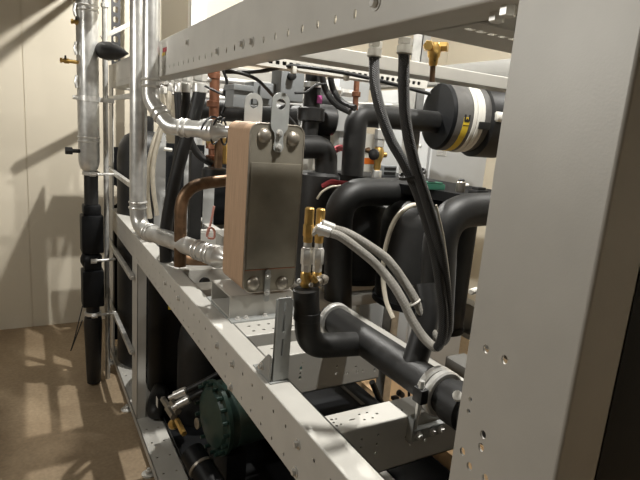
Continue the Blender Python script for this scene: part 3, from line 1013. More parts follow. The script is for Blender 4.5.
D0, D1 = (0.7070, 1.0861, 1.0700), (0.6909, 0.6313, 1.0700)
dm = thing('insulated_header', (0.70, 0.9, 1.0), 'thick black insulated header pipe running towards the nearest post, clamped at both ends', 'pipe')
DXc = 0.702
obj('lagging', TUBE([(DXc, D0[1] + .03, 1.062), (DXc, D1[1] - .005, 1.062)], 0.037, 28), 'foam', dm)
obj('end_sleeve', LATHE((DXc, D1[1] + .02, 1.062), (0, -1, 0), [(0, .037), (.004, .043), (.045, .043), (.05, .035), (.10, .036), (.105, .030), (.16, .030)], 28), 'rubber', dm)
obj('white_cap', LATHE((0.6624, 0.6000, 1.1025), (-.6, -.4, .6), [(-.01, .006), (0, .009), (.012, .009), (.014, .005)], 12), 'white', dm)
for y_, nm in ((D1[1] + .045, 'hose_clamp'), (D0[1] + .005, 'hose_clamp')):
    bm = bmesh.new()
    for dy in ((0, .020) if y_ < .9 else (0,)):
        ring_band(bm, (DXc, y_ + dy, 1.062), Y_, 0.037, 0.0485, 0.017)
    c_ = obj(nm, bm, 'zinc', dm)
    obj('clamp_ear', BOX((DXc - .066, y_ - .012, 1.055), (DXc - .048, y_ + .014, 1.085), 0.003), 'rubber' if y_ < .9 else 'zinc', c_)
    obj('clamp_screw', hexrod(bmesh.new(), (DXc - .058, y_, 1.03), (DXc - .058, y_, 1.10), 0.006), 'zinc', c_)
br = thing('pipe_support', (0.66, 0.71, 0.9), 'small grey strut support with bolts under the near end of the thick black header', 'bracket')
bm = bmesh.new()
box(bm, (0.662, 0.700, 0.968), (0.745, 0.7155, 0.974), 0.001)
box(bm, (0.662, 0.700, 0.950), (0.745, 0.703, 0.974), 0.001)
box(bm, (0.658, 0.700, 0.945), (0.663, 0.718, 1.0), 0.001)
obj('channel', bm, 'bracket', br)
for x in (0.676, 0.712, 0.735):
    obj('bolt', hex_bolt((x, 0.70, 0.962), (0, -1, 0), 0.0055, 0.009), 'zinc', br)
obj('stud', TUBE([(0.672, 0.708, 0.97), (0.672, 0.708, 1.03)], 0.004, 10), 'zinc', br)

TP = [(0.5278, 0.9500, 1.2084), (0.5441, 0.9500, 1.0712), (0.70, 0.95, (0.6039, 0.9500, 1.0550)[2])]
tp = ins('insulated_branch', TP, 0.029, 'black insulated branch dropping under the brass valves and bending into the header', 0.055)
obj('joint_seam', BAND((TP[0][0] + (TP[1][0] - TP[0][0]) * .45, .95, TP[0][2] * .55 + TP[1][2] * .45), Z_, .028, .0303, .02), 'rubber', tp)
vp = ins('insulated_riser', [(0.702, 0.77, 1.075), (0.7427, 0.7900, 1.1743), (0.7528, 0.8200, 1.2389)], 0.027, 'black insulated riser standing on the header behind the hose loops')

R1 = [(1.2307, 1.4000, 1.3688), (0.8681, 1.4000, 1.3647), (0.9113, 1.4000, 0.9313)]
r1 = ins('insulated_arch_pipe', R1, 0.047, 'black insulated pipe arch right of the brass valves, dull light along its top', 0.10)
R2 = [(0.9792, 1.0000, 1.0344), (0.9417, 1.0000, 1.3685), (1.2437, 1.0000, 1.3838)]
R2 = R2[:2] + [(1.31, 1.0, R2[2][2]), (1.31, 1.0, 0.99)]
ins('insulated_arch_pipe', R2, 0.046, 'fat black insulated arch disappearing behind the nearest post', 0.10)
RA = [(1.0596, 1.6200, 1.3589), (1.0358, 1.6200, 1.6206), (1.4566, 1.6200, 1.6362)]
RA[1] = (RA[0][0] - .005, 1.62, (1.0358, 1.6200, 1.6206)[2])
RA[2] = ((1.4566, 1.6200, 1.6362)[0], 1.62, RA[1][2] + .002)
RA[0] = (RA[0][0], 1.62, 1.40)
ins('insulated_arch_pipe', RA, 0.042, 'black insulated arch entering the flat face of the round black muffler', 0.05)

# flanged drum with white straps at the right
fz = (1.4818, 1.6200, 1.6461)[2]
fx = (1.4409, 1.6200, 1.6350)[0]
fd = thing('discharge_muffler', (fx, 1.62, fz), 'black round muffler drum with white straps and yellow warning band under the upper rail', 'muffler')
obj('end_face', LATHE((fx - .004, 1.62, fz), X_, [(0, .02), (.001, .125), (.010, .132), (.014, .132)], 48), 'black_paint', fd)
obj('drum', LATHE((fx + .008, 1.62, fz), X_, [(0, .130), (.003, .133), (.095, .133), (.105, .128), (.24, .128)], 48), 'lit_foam', fd)['label'] = 'drum wall coloured greyer as if lit'
obj('rear_flange', LATHE((fx + .16, 1.62, fz - .008), X_, [(0, .125), (.012, .142), (.12, .142), (.13, .12)], 44), 'rubber', fd)
for dx in (.088, .106, .124):
    obj('strap', BAND((fx + dx, 1.62, fz), X_, .130, .1365 if dx < .11 else .134, .016), 'white', fd)
bm = bmesh.new()
ring_band(bm, (fx + .052, 1.62, fz), X_, .1305, .1340, .028)
bmesh.ops.delete(bm, geom=[f for f in bm.faces if not (f.calc_center_median().z < fz + 0.012 and f.calc_center_median().y < 1.62)], context='FACES')
yb = obj('warning_band', bm, 'yellow', fd)


def on_drum(dx, ang, r=.1346):
    return Vector((fx + .052 + dx * 1.25, 1.62 - r * math.cos(ang), fz + r * math.sin(ang)))


bm = bmesh.new()
for tri in (((-.009, -.02), (.009, -.02), (0, .10)),):
    bm.faces.new([bm.verts.new(on_drum(dx, a - .12)) for dx, a in tri])
bm.faces.new([bm.verts.new(on_drum(dx, a)) for dx, a in ((-.0105, -.24), (.0105, -.24), (.0105, -.22), (-.0105, -.22))])
bm.faces.new([bm.verts.new(on_drum(dx, a)) for dx, a in ((-.0105, .07), (-.004, .07), (-.004, -.10), (-.0105, -.12))])
bm.faces.new([bm.verts.new(on_drum(dx, a)) for dx, a in ((.0045, .07), (.0105, .07), (.0105, -.12), (.0045, -.10))])
obj('warning_mark', bm, 'ink', yb)
obj('side_nozzle', LATHE((fx + .17, 1.484, fz + .012), X_, [(0, .014), (.005, .020), (.14, .020)], 16), 'white', fd)
obj('strap_buckle', BOX((fx + .105, 1.472, fz - .04), (fx + .15, 1.50, fz - .012), 0.003), 'rubber', fd)

fd.rotation_euler = (0, 0, -0.2)

# ================================================================ BLACK DECK PLATE AND ITEMS ON IT
zs = 1.40
dk = thing('deck_plate', (1.2, 1.35, zs), 'flat black deck plate across the machine carrying the small valves and boxes', 'deck plate')
bm = bmesh.new()
plate(bm, [(1.025, 1.80), (1.136, 0.98), (1.40, 0.98), (1.40, 1.80)], [], (0, 0, zs - .03), X_, Y_, .03)
obj('sheet', bm, 'black_paint', dk)
gbx, gby, _z = (1.1081, 1.2342, 1.4000)
gb = thing('green_box', (gbx, gby, zs), 'small green plastic box with a round window on the black deck plate', 'box')
obj('case', BOX((gbx - .048, gby - .02, zs), (gbx + .040, gby + .03, zs + .017), 0.003), 'mint', gb)
obj('lid', BOX((gbx - .043, gby - .016, zs + .017), (gbx + .034, gby + .026, zs + .022), 0.002), 'mint', gb)
obj('window', LATHE((gbx, gby + .002, zs + .022), Z_, [(0, .013), (.002, .012), (.002, 0)], 20), 'black_paint', gb)
sx, sy, _z = (1.1707, 1.1710, 1.4000)
sc_ = thing('silver_canister', (sx, sy, zs), 'silver round sensor canister beside the green box on the deck plate', 'sensor')
obj('body', LATHE((sx, sy, zs), Z_, [(0, .013), (.003, .0145), (.030, .0145), (.033, .012)], 24), 'boss', sc_)
obj('cap', LATHE((sx, sy, zs + .032), Z_, [(0, .010), (.006, .010), (.009, .007)], 20), 'rubber', sc_)
obj('tap', LATHE((sx + .012, sy - .003, zs + .02), (1, 0, .2), [(0, .005), (.012, .007), (.017, .004)], 12), 'white', sc_)
bx, by, _z = (1.1588, 1.0847, 1.4000)
bl = thing('solenoid_coil', (bx, by, zs), 'small black coil block at the right end of the deck plate', 'coil')
obj('block', BOX((bx - .022, by - .015, zs), (bx + .025, by + .02, zs + .018), 0.002), 'rubber', bl)
obj('top_step', BOX((bx - .014, by - .01, zs + .016), (bx + .018, by + .015, zs + .026), 0.002), 'rubber', bl)
vx, vy, _z = (1.1091, 1.5347, 1.4000)
bvv = thing('brass_shutoff_valve', (vx, vy, zs), 'small brass shut-off valve with zinc nut under the insulated arch, standing on the deck plate', 'valve')
bm = bmesh.new()
hexrod(bm, (vx, vy, zs), (vx, vy, zs + .028), 0.019)
obj('base_nut', bm, 'zinc', bvv)
bm = bmesh.new()
lathe(bm, (vx, vy, zs + .026), Z_, [(0, .009), (.012, .014), (.028, .012), (.04, .016), (.06, .021), (.075, .019), (.09, .011)], 18)
tube(bm, [(vx - .028, vy - .005, zs + .085), (vx + .032, vy, zs + .085)], 0.010, 14)
obj('body', bm, 'brass', bvv)
obj('hand_wheel', LATHE((vx - .022, vy - .012, zs + .085), (-1, -.4, 0), [(0, .012), (.004, .020), (.014, .020), (.018, .012)], 14), 'rubber', bvv)
bm = bmesh.new()
hexrod(bm, (vx, vy, zs + .112), (vx, vy, zs + .138), 0.018)
hexrod(bm, (vx, vy, zs + .138), (vx, vy, zs + .175), 0.021)
tube(bm, [(vx, vy, zs + .17), (vx, vy, zs + .21)], 0.010, 12)
obj('union', bm, 'zinc', bvv)
w_ = (1.1348, 1.6600, 1.4937)
t = thing('wing_tap', w_, 'tiny dark brass wing tap left of the small brass shut-off valve', 'tap')
obj('wing', LATHE(Vector(w_) - X_ * .025, X_, [(0, .003), (.01, .010), (.022, .004), (.03, .009), (.042, .012), (.05, .003)], 12), 'old_copper', t)
jx, jy, _z = (1.2339, 1.6292, 1.4000)
t = thing('junction_box', (jx, jy, zs), 'flat grey junction box with black vents behind the hanging hoses', 'box')
obj('case', BOX((jx - .028, jy, zs), (jx + .04, jy + .04, zs + .040), 0.003), 'term', t)
for q in (0, 1):
    obj('vent', BOX((jx - .022, jy - .002, zs + .006 + .018 * q), (jx + .034, jy + .002, zs + .016 + .018 * q), 0), 'rubber', t)

wc = obj('cap_nut', LATHE((0.6859, 0.6200, 1.2941), (-1, -.3, 0), [(-.02, .004), (-.008, .004), (-.008, .006), (.010, .006), (.012, .004)], 14), 'white', origin=(0.6859, 0.6200, 1.2941))
tag(wc, 'small pale plastic cap peeping out left of the nearest post', 'cap')
obj('stalk', TUBE([(0.6859, 0.6200, 1.2941), (0.7432, 0.6200, 1.2872), (0.447, 0.386, (0.7432, 0.6200, 1.2872)[2])], .004, 8), 'rubber', wc)

# ================================================================ BRASS SERVICE VALVES AND BRAIDED HOSES
VY = 0.955


def service_valve(px_top, px_bot, dy, lab):
    top, bot = Vector(px_top) + Y_ * dy, Vector(px_bot) + Y_ * dy
    ax = (top - bot)
    L = ax.length
    ax.normalize()
    t = thing('service_valve', bot, lab, 'valve', None)
    bm = bmesh.new()
    lathe(bm, bot + ax * (L * .78), ax, [(0, .008), (.002, .0102), (L * .20, .0104), (L * .215, .008)], 18)
    obj('cap', bm, 'brass', t)
    bm = bmesh.new()
    hexrod(bm, bot + ax * (L * .64), bot + ax * (L * .79), 0.0118)
    lathe(bm, bot + ax * (L * .56), ax, [(0, .008), (.003, .0102), (L * .09, .0102)], 16)
    obj('tee', bm, 'brass', t)
    bm = bmesh.new()
    hexrod(bm, bot + ax * (L * .29), bot + ax * (L * .49), 0.0135)
    lathe(bm, bot + ax * (L * .48), ax, [(0, .0115), (.004, .0115), (.005, .009), (L * .09, .009)], 18)
    hexrod(bm, bot + ax * (L * .20), bot + ax * (L * .30), 0.0108)
    obj('steel_nut', bm, 'zinc', t)
    bm = bmesh.new()
    lathe(bm, bot, ax, [(0, .009), (.004, .0115), (L * .18, .0115), (L * .21, .0085)], 18)
    obj('body', bm, 'brass', t)
    return t, bot + ax * (L * .66), ax


v1, e1, ax1 = service_valve((0.5252, 0.9550, 1.3906), (0.5276, 0.9550, 1.2115), 0.0, 'left of the two brass and zinc service valves beside the plate heat exchanger')
v2, e2, ax2 = service_valve((0.5699, 0.9850, 1.3832), (0.5732, 0.9850, 1.1985), 0.0, 'right of the two brass and zinc service valves beside the plate heat exchanger')
for t, q in ((v1, (0.5035, 0.9400, 1.2317)), (v2, (0.5339, 0.9400, 1.2202))):
    obj('lead_seal', BAND(q, (.3, -1, .1), .0032, .0055, .004, 16), 'zinc', t)
obj('side_tee', LATHE((0.5520, 0.9500, 1.2203), Vector((0.6259, 1.0000, 1.2193)) - Vector((0.5520, 0.9500, 1.2203)), [(0, .009), (.012, .011), (.016, .010), (.017, .012), (.04, .012), (.05, .008)], 16), 'boss', v2)
obj('grub', LATHE((0.5347, 0.9400, 1.2407), Vector((0.5544, 0.9400, 1.2162)) - Vector((0.5347, 0.9400, 1.2407)), [(0, .005), (.005, .0065), (.018, .006), (.02, .003)], 12), 'brass', v2)


def braided(lab, valve_end, f0, f1, path, fit_top, light_upto):
    """hose with a crimped zinc ferrule at both ends"""
    t = thing('braided_hose', valve_end, lab, 'hose', 'braided hoses looping from the service valves to the upper rail')
    bm = bmesh.new()
    a, b = Vector(f0), Vector(f1)
    d = b - a
    hexrod(bm, Vector(valve_end), a + d * .15, 0.0085)
    lathe(bm, a, d, [(0, .0085), (.002, .0115), (d.length * .92, .0115), (d.length, .0095)], 16)
    obj('ferrule', bm, 'zinc', t)
    pts = smooth_path([f1] + path, 10)
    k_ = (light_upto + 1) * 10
    obj('hose', TUBE(pts[:k_ + 1], 0.0098, 16), 'braid_lit', t)['label'] = 'braided lower hose length, coloured pale as if lit'
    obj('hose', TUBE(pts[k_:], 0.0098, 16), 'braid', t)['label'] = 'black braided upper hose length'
    a, b = Vector(path[-1]), Vector(fit_top)
    d = b - a
    bm = bmesh.new()
    lathe(bm, a - d * .05, d, [(0, .0105), (.002, .0135), (d.length * .55, .0135), (d.length * .58, .010), (d.length, .010)], 16)
    hexrod(bm, a + d * .62, a + d * 1.05, .0125)
    obj('ferrule', bm, 'zinc', t)
    return t


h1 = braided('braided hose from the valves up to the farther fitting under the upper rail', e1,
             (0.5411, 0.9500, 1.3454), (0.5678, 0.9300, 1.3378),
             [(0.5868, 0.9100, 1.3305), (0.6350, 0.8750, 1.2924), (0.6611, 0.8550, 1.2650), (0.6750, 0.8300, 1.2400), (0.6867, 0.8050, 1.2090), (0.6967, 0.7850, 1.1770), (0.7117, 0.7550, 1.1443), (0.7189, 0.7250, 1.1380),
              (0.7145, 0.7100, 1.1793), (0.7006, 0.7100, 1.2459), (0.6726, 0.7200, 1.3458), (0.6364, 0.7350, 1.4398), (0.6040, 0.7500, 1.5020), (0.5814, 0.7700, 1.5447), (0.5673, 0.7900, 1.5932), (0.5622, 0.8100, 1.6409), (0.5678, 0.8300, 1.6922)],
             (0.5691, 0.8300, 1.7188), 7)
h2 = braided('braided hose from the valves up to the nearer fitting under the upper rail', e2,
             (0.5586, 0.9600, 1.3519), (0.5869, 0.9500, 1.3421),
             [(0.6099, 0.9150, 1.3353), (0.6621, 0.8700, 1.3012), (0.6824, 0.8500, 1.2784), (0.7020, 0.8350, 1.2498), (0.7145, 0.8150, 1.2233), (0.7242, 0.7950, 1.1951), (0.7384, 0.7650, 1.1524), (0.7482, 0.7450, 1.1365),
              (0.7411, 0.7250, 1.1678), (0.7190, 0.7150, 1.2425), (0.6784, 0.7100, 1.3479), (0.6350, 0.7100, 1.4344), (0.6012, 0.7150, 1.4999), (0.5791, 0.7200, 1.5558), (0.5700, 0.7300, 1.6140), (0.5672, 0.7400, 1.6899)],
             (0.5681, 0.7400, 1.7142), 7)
tie = obj('cable_tie', BAND(Vector((0.6103, 0.7350, 1.4874)), Vector((0.6364, 0.7350, 1.4398)) - Vector((0.5990, 0.7400, 1.5296)), .0235, .0260, .006, 24), 'rubber')
tag(tie, 'black cable tie around the two hanging hoses', 'cable tie')
off = Vector((0.6103, 0.7350, 1.4874))
for v in tie.data.vertices:
    v.co -= off
tie.location = off
tie2 = obj('cable_tie', BAND((0, 0, 0), Vector((0.7259, 0.7750, 1.1638)) - Vector((0.6919, 0.8200, 1.2372)), .0185, .0205, .004, 24), 'white', origin=(0, 0, 0))
tie2.location = (0.7090, 0.8050, 1.2045)
tag(tie2, 'pale cable tie holding the two hoses together low on their loop', 'cable tie')
ed = obj('thin_cable', TUBE(smooth_path([(0.6634, 0.7200, 1.4327), (0.6907, 0.7200, 1.3746), (0.7158, 0.7200, 1.3032), (0.7368, 0.7200, 1.2285), (0.7560, 0.7300, 1.1572)], 8), 0.0022, 8), 'cream_hose', origin=(0.6634, 0.7200, 1.4327))
tag(ed, 'thin pale cable running down the right side of the hanging hoses', 'cable')
# brass valve standing above the cross beam
bq = Vector((0.9814, 1.1500, 1.7966))
t = thing('brass_angle_valve', (0.9853, 1.1500, 1.7500), 'yellow brass angle valve standing up under the upper rail at the right', 'valve')
bm = bmesh.new()
lathe(bm, (0.8996, 1.0500, 1.7326), Vector((0.8962, 1.0500, 1.7941)) - Vector((0.8996, 1.0500, 1.7326)), [(0, .009), (.004, .011), (.018, .012), (.022, .015), (.034, .017), (.044, .017), (.054, .012)], 16)
tube(bm, [(0.8762, 1.0500, 1.7771), (0.9215, 1.0500, 1.7812)], .011, 14)
obj('body', bm, 'brass', t)
for q, d_ in (((0.8678, 1.0400, 1.7749), (-.7, -1, 0)), ((0.9160, 1.0400, 1.7795), (.7, -1, 0))):
    obj('flare_cap', hexrod(bmesh.new(), Vector(q) - Vector(d_).normalized() * .010, Vector(q) + Vector(d_).normalized() * .012, .0125), 'brass', t)
obj('stem', TUBE([(0.9025, 1.0500, 1.6942), (0.8989, 1.0500, 1.7374)], .007, 12), 'old_copper', t)
# bolts at the near upper corner
for p, lab in (((0.4811, 0.4600, 1.6954), 'zinc nut under the upper rail right by the nearest post, upper one'), ((0.4650, 0.4300, 1.6946), 'zinc nut at the upper rail corner touching the nearest post')):
    o = obj('corner_nut', hexrod(bmesh.new(), Vector(p) + Z_ * .012, Vector(p) - Z_ * .006, .009), 'zinc', origin=p)
    tag(o, lab, 'nut')

# ================================================================ SLOTTED CABLE DUCT, CABLES AND CONDUITS UNDER THE UPPER RAIL
cdk = thing('cable_duct', (0.9, 1.18, 1.69), 'long slotted grey cable duct crossing under the upper rail', 'cable duct')
zc = (0.9178, 1.3000, 1.7175)[2]
bm = bmesh.new()
plate(bm, [(0.50, zc - .010), (1.10, zc - .010), (1.10, zc + .012), (0.50, zc + .012)],
      [rrect(x, zc - .004, x + .012, zc + .006, .002, 2) for x in [0.52 + .02 * i for i in range(28)]], (0, 1.303, 0), X_, Z_, .003)
box(bm, (0.50, 1.300, zc - .012), (1.10, 1.352, zc - .010), 0)
box(bm, (0.50, 1.350, zc - .010), (1.10, 1.352, zc + .012), 0)
obj('trough', bm, 'white', cdk)
obj('dark_backing', BOX((0.505, 1.306, zc - .008), (1.095, 1.310, zc + .010), 0), 'rubber', cdk)  # dark strip behind the slots
for x in ((0.6302, 1.2900, 1.7017)[0], (0.7972, 1.2900, 1.7058)[0]):
    obj('clip', BOX((x - .006, 1.285, zc - .022), (x + .006, 1.300, zc - .004), .002), 'white', cdk)


def cable(name, pts, r, m, lab, cat='cable', seg=10, sub=8):
    o = obj(name, TUBE(smooth_path(pts, sub), r, seg), m, origin=pts[0])
    return tag(o, lab, cat)


cable('loom', [(0.5017, 1.5000, 1.7120), (0.5236, 1.4500, 1.6953), (0.5637, 1.3500, 1.6971), (0.6223, 1.3000, 1.7141), (0.7031, 1.2800, 1.7152), (0.8001, 1.2800, 1.7137), (0.9228, 1.2800, 1.7059), (1.0979, 1.2800, 1.6897)], 0.0055, 'rubber',
      'thick black cable loom slung below the upper rail and along the cable duct')
cable('control_cable', [(0.4841, 1.4200, 1.6888), (0.5200, 1.4000, 1.6894), (0.5597, 1.3800, 1.6772), (0.5909, 1.3800, 1.6566), (0.6288, 1.4000, 1.6363), (0.7191, 1.5000, 1.6288)], 0.005, 'rubber', 'black control cable arching over the grey terminal boxes behind the lifting eyes')
cable('control_cable', [(0.7039, 1.5000, 1.6001), (0.7448, 1.5000, 1.5665), (0.7688, 1.5000, 1.5337), (0.7871, 1.5000, 1.4870)], 0.007, 'rubber', 'black cable passing down behind the right lifting eye')
cable('control_cable', [(0.7412, 1.5000, 1.6613), (0.7796, 1.5000, 1.6683), (0.8137, 1.5000, 1.6934), (0.8500, 1.5000, 1.7005)], 0.004, 'rubber', 'thin black cable from the grey terminal boxes to the black upright pipe')
cable('control_cable', [(0.5725, 1.7000, 1.7216), (0.5877, 1.7000, 1.6854), (0.5787, 1.7000, 1.6526), (0.5901, 1.7000, 1.6280), (0.5746, 1.7000, 1.5812)], 0.005, 'rubber', 'thin black cable hanging beside the copper riser')
cable('control_cable', [(0.5443, 1.8000, 1.6714), (0.5738, 1.7800, 1.6574), (0.5995, 1.7600, 1.6463), (0.6213, 1.7600, 1.6418)], 0.004, 'rubber', 'short dark cable crossing the copper riser towards the terminal boxes')
for pts_, lab in (([(0.8564, 1.5500, 1.7789), (0.8658, 1.5500, 1.7169), (0.8890, 1.5500, 1.6744), (0.8976, 1.5000, 1.6391), (0.9188, 1.4500, 1.6188)], 'left of the two black cables swooping behind the black upright pipe'),
                  ([(0.8903, 1.5500, 1.7834), (0.8963, 1.5500, 1.7204), (0.9159, 1.5500, 1.6804), (0.9201, 1.5000, 1.6476), (0.9366, 1.4500, 1.6330)], 'right of the two black cables swooping behind the black upright pipe')):
    cable('power_cable', pts_, 0.0105, 'rubber', lab)

# horizontal zinc conduits behind
for k_, (p0, p1, r_, lab) in enumerate((((0.6191, 2.0500, 1.7145), (1.2631, 2.0500, 1.7321), .012, 'upper one of the pale conduits behind the terminal boxes'),
                                        ((0.6507, 2.1500, 1.6792), (1.3584, 2.1500, 1.6890), .010, 'middle one of the pale conduits behind the terminal boxes'),
                                        ((0.7263, 2.2500, 1.6564), (1.8698, 2.2500, 1.7265), .009, 'lower one of the pale conduits behind the terminal boxes'))):
    o = obj('conduit', TUBE([p0, p1], r_, 12), 'galv', origin=p0)
    tag(o, lab, 'conduit')
for p0, lab in (((1.1755, 2.0000, 1.7302), 'zinc pipe union beside the red copper stub'), ((1.2430, 2.0000, 1.7245), 'zinc pipe union right of the red copper stub')):
    o = obj('pipe_union', hexrod(bmesh.new(), Vector(p0) - X_ * .03, Vector(p0) + X_ * .03, .018), 'zinc', origin=p0)
    tag(o, lab, 'fitting')
t = thing('copper_stub', (0.9729, 1.5000, 1.6362), 'orange-red copper stub pipe with a collar left of the hanging hoses', 'pipe')
obj('tube', TUBE([(0.9696, 1.5000, 1.6294), (0.9662, 1.5000, 1.7325)], .0095, 14), 'copper', t)
obj('collar', LATHE((0.9690, 1.5000, 1.6717), Z_, [(0, .010), (.002, .015), (.016, .015), (.018, .010)], 16), 'copper', t)

# terminal boxes
tb = thing('terminal_box', (0.6165, 1.6200, 1.6170), 'grey lidded terminal box, leftmost behind the lifting eyes', 'terminal box')
for nm, lo, hi in (('case', (234, 107), (254, 88)), ):
    a, b = (0.5760, 1.6000, 1.6039), (0.6368, 1.6000, 1.6684)
    obj('case', BOX((a[0], 1.60, a[2]), (b[0], 1.68, b[2]), .004), 'term', tb)
    obj('lid', BOX((a[0] - .004, 1.59, b[2] - .012), (b[0] + .004, 1.685, b[2] + .006), .003), 'term', tb)
a, b = (0.6395, 1.6000, 1.6190), (0.7195, 1.6000, 1.6899)
tb = thing('terminal_box', ((a[0] + b[0]) / 2, 1.64, a[2]), 'grey stepped terminal box between the two lifting eyes', 'terminal box')
obj('case', BOX((a[0] + .002, 1.60, a[2]), (b[0], 1.68, b[2]), .004), 'term', tb)
obj('step', BOX((a[0] + .02, 1.585, a[2] + .02), (b[0] - .02, 1.60, b[2] - .01), .003), 'term', tb)
a, b = (0.7188, 1.5600, 1.6386), (0.8021, 1.5600, 1.7352)
tb = thing('terminal_box', ((a[0] + b[0]) / 2, 1.60, a[2]), 'tallest grey terminal box, behind and above the right lifting eye', 'terminal box')
obj('case', BOX((a[0], 1.56, a[2]), (b[0], 1.64, b[2]), .004), 'term', tb)
obj('gland', LATHE(((a[0] + b[0]) / 2 - .01, 1.56, b[2] - .02), (0, -1, 0), [(0, .012), (.02, .012), (.022, .006)], 12), 'rubber', tb)

# black upright pump pipe with sticker
pq = (0.8675, 1.6200, 1.6537)
t = thing('pump_riser', (pq[0], 1.62, pq[2] - .12), 'black upright pipe with a pink sticker and a zinc hoop behind the heat exchanger', 'pipe')
obj('pipe', TUBE([(pq[0], 1.62, pq[2] - .16), (pq[0], 1.62, pq[2] + .14)], .029, 24), 'foam', t)
obj('hoop', BAND((pq[0], 1.62, (0.8633, 1.6200, 1.7032)[2]), Z_, .029, .034, .018), 'zinc', t)
obj('sticker', BOX((pq[0] + .004, 1.587, pq[2] - .010), (pq[0] + .022, 1.5935, pq[2] + .016), 0), 'pink', t)
cz = (0.8720, 1.6200, 1.6001)[2]
obj('collar', LATHE((pq[0], 1.62, cz - .02), Z_, [(0, .035), (.005, .047), (.045, .047), (.05, .03)], 24), 'foam', t)
pm = thing('circulation_pump', ((0.9683, 1.6600, 1.6004)[0], 1.66, cz - .04), 'fat black insulated pump body right of the pink-stickered pipe', 'pump')
obj('barrel', LATHE((pq[0] + .01, 1.67, cz - .005), (1, -.25, -.03), [(0, .045), (.06, .053), (.10, .053), (.105, .047), (.108, 0)], 28), 'foam', pm)
obj('motor', LATHE((pq[0] + .04, 1.74, cz + .05), (1, -.25, 0), [(0, .05), (.06, .055), (.09, .045), (.095, 0)], 24), 'rubber', pm)
obj('lower_barrel', LATHE((pq[0] + .02, 1.70, cz - .08), (1, -.3, 0), [(0, .04), (.06, .045), (.09, .04), (.092, 0)], 24), 'foam', pm)
ins('insulated_elbow', [(0.7977, 1.5800, 1.4921), (0.9148, 1.5800, 1.4984), (0.9255, 1.5800, 1.3832)], .040, 'black insulated elbow just right of the heat exchanger top', .05)
t = thing('insulated_tank', (0.9106, 1.6000, 1.3084), 'short black insulated tank with a pale lit top right of the heat exchanger', 'tank')
tx, tz = (0.9106, 1.6000, 1.3084)[0], (0.9017, 1.6000, 1.4087)[2]
obj('shell', LATHE((tx, 1.60, 1.0), Z_, [(0, .06), (.01, .072), (tz - 1.01, .072), (tz - 1.0, .062), (tz - .995, 0)], 32), 'foam', t)
cable('red_strap', [(0.8862, 1.5300, 1.3676), (0.8989, 1.5000, 1.3853), (0.9226, 1.4800, 1.3848), (0.9582, 1.4600, 1.3846)], .009, 'red', 'dark red strap lying over the insulated arch right of the heat exchanger', 'strap', 8)
cable('red_strap', [(1.0009, 1.7000, 1.4579), (1.0207, 1.7000, 1.4814), (1.0586, 1.7200, 1.4934), (1.0990, 1.7400, 1.4903)], .013, 'red', 'red strap behind the black insulated elbow', 'strap', 8)
cable('sensor_cable', [(0.8212, 1.4500, 1.3343), (0.8379, 1.4500, 1.3574), (0.8645, 1.4400, 1.3755), (0.8963, 1.4300, 1.3806)], .004, 'cream_hose', 'thin pale sensor cable curving beside the dark red strap')

# ================================================================ LEFT CLUSTER BEHIND THE GALVANISED PIPES
def drop_hose(lab, pts, r, m, fit=None, cat='hose'):
    t = thing('drop_hose', pts[0], lab, cat)
    obj('hose', TUBE(smooth_path(pts, 8), r, 14), m, t)
    if fit:
        bm = bmesh.new()
        p = Vector(pts[0])
        lathe(bm, p - Z_ * .02, Z_, [(0, r * 1.05), (.002, r * 1.15), (.03, r * 1.15), (.035, r)], 16)
        hexrod(bm, p + Z_ * .02, p + Z_ * .045, r * 1.1)
        hexrod(bm, p + Z_ * .055, p + Z_ * .08, r * .8)
        obj('fitting', bm, 'zinc', t)
    return t


drop_hose('cream tube, left of the pair hanging behind the two galvanised elbows', [(0.5180, 2.3500, 1.6751), (0.5228, 2.3500, 1.6380), (0.5368, 2.3500, 1.5545), (0.4953, 2.3500, 1.4571), (0.4768, 2.3800, 1.3448), (0.4731, 2.4000, 1.2210), (0.4915, 2.4200, 1.0973)], .012, 'cream_hose', True)
drop_hose('cream tube, right of the pair hanging behind the two galvanised elbows', [(0.5396, 2.2800, 1.6834), (0.5362, 2.2800, 1.6382), (0.5334, 2.3000, 1.5802), (0.5098, 2.3200, 1.4809), (0.4920, 2.3500, 1.3701), (0.4930, 2.3700, 1.2570), (0.5186, 2.4000, 1.1147)], .010, 'cream_hose', True)
drop_hose('slim black hose hanging under the far end of the upper rail', [(0.5278, 2.1000, 1.6762), (0.5288, 2.1000, 1.6270), (0.5343, 2.1000, 1.5507), (0.5379, 2.1200, 1.4318), (0.5248, 2.1500, 1.2228), (0.5410, 2.2000, 0.9953)], .015, 'rubber', True)
drop_hose('black hose with zinc crimp hanging between the slim and the fat one', [(0.5324, 2.0000, 1.6734), (0.5336, 2.0000, 1.6263), (0.5328, 2.0200, 1.5596), (0.5608, 2.0300, 1.4778), (0.5981, 2.0300, 1.4214), (0.6491, 2.0200, 1.3888)], .015, 'rubber', True)
drop_hose('fat black hose slanting down from the upper rail behind the galvanised pipe', [(0.5563, 1.9000, 1.6727), (0.5536, 1.9000, 1.6410), (0.5396, 1.9200, 1.5546), (0.5133, 1.9500, 1.4422), (0.4864, 1.9800, 1.2873), (0.4672, 2.0000, 1.1273), (0.4692, 2.0000, 0.9978)], .024, 'rubber', True)
drop_hose('black hose sweeping along the deck behind the lower galvanised pipe', [(0.5130, 2.1000, 1.2099), (0.5112, 2.1000, 1.0846), (0.5209, 2.0500, 0.9986), (0.5522, 1.9500, 0.9526), (0.5868, 1.8500, 0.9468)], .020, 'rubber')
vp_ = thing('upright_channel', (0.5823, 2.6200, 0.9710)[:2] + (1.0,), 'pale grey upright sheet channel behind the lower galvanised elbow', 'channel')
xa, xb = (0.5506, 2.6200, 1.1510)[0], (0.6046, 2.6200, 1.1512)[0]
bm = bmesh.new()
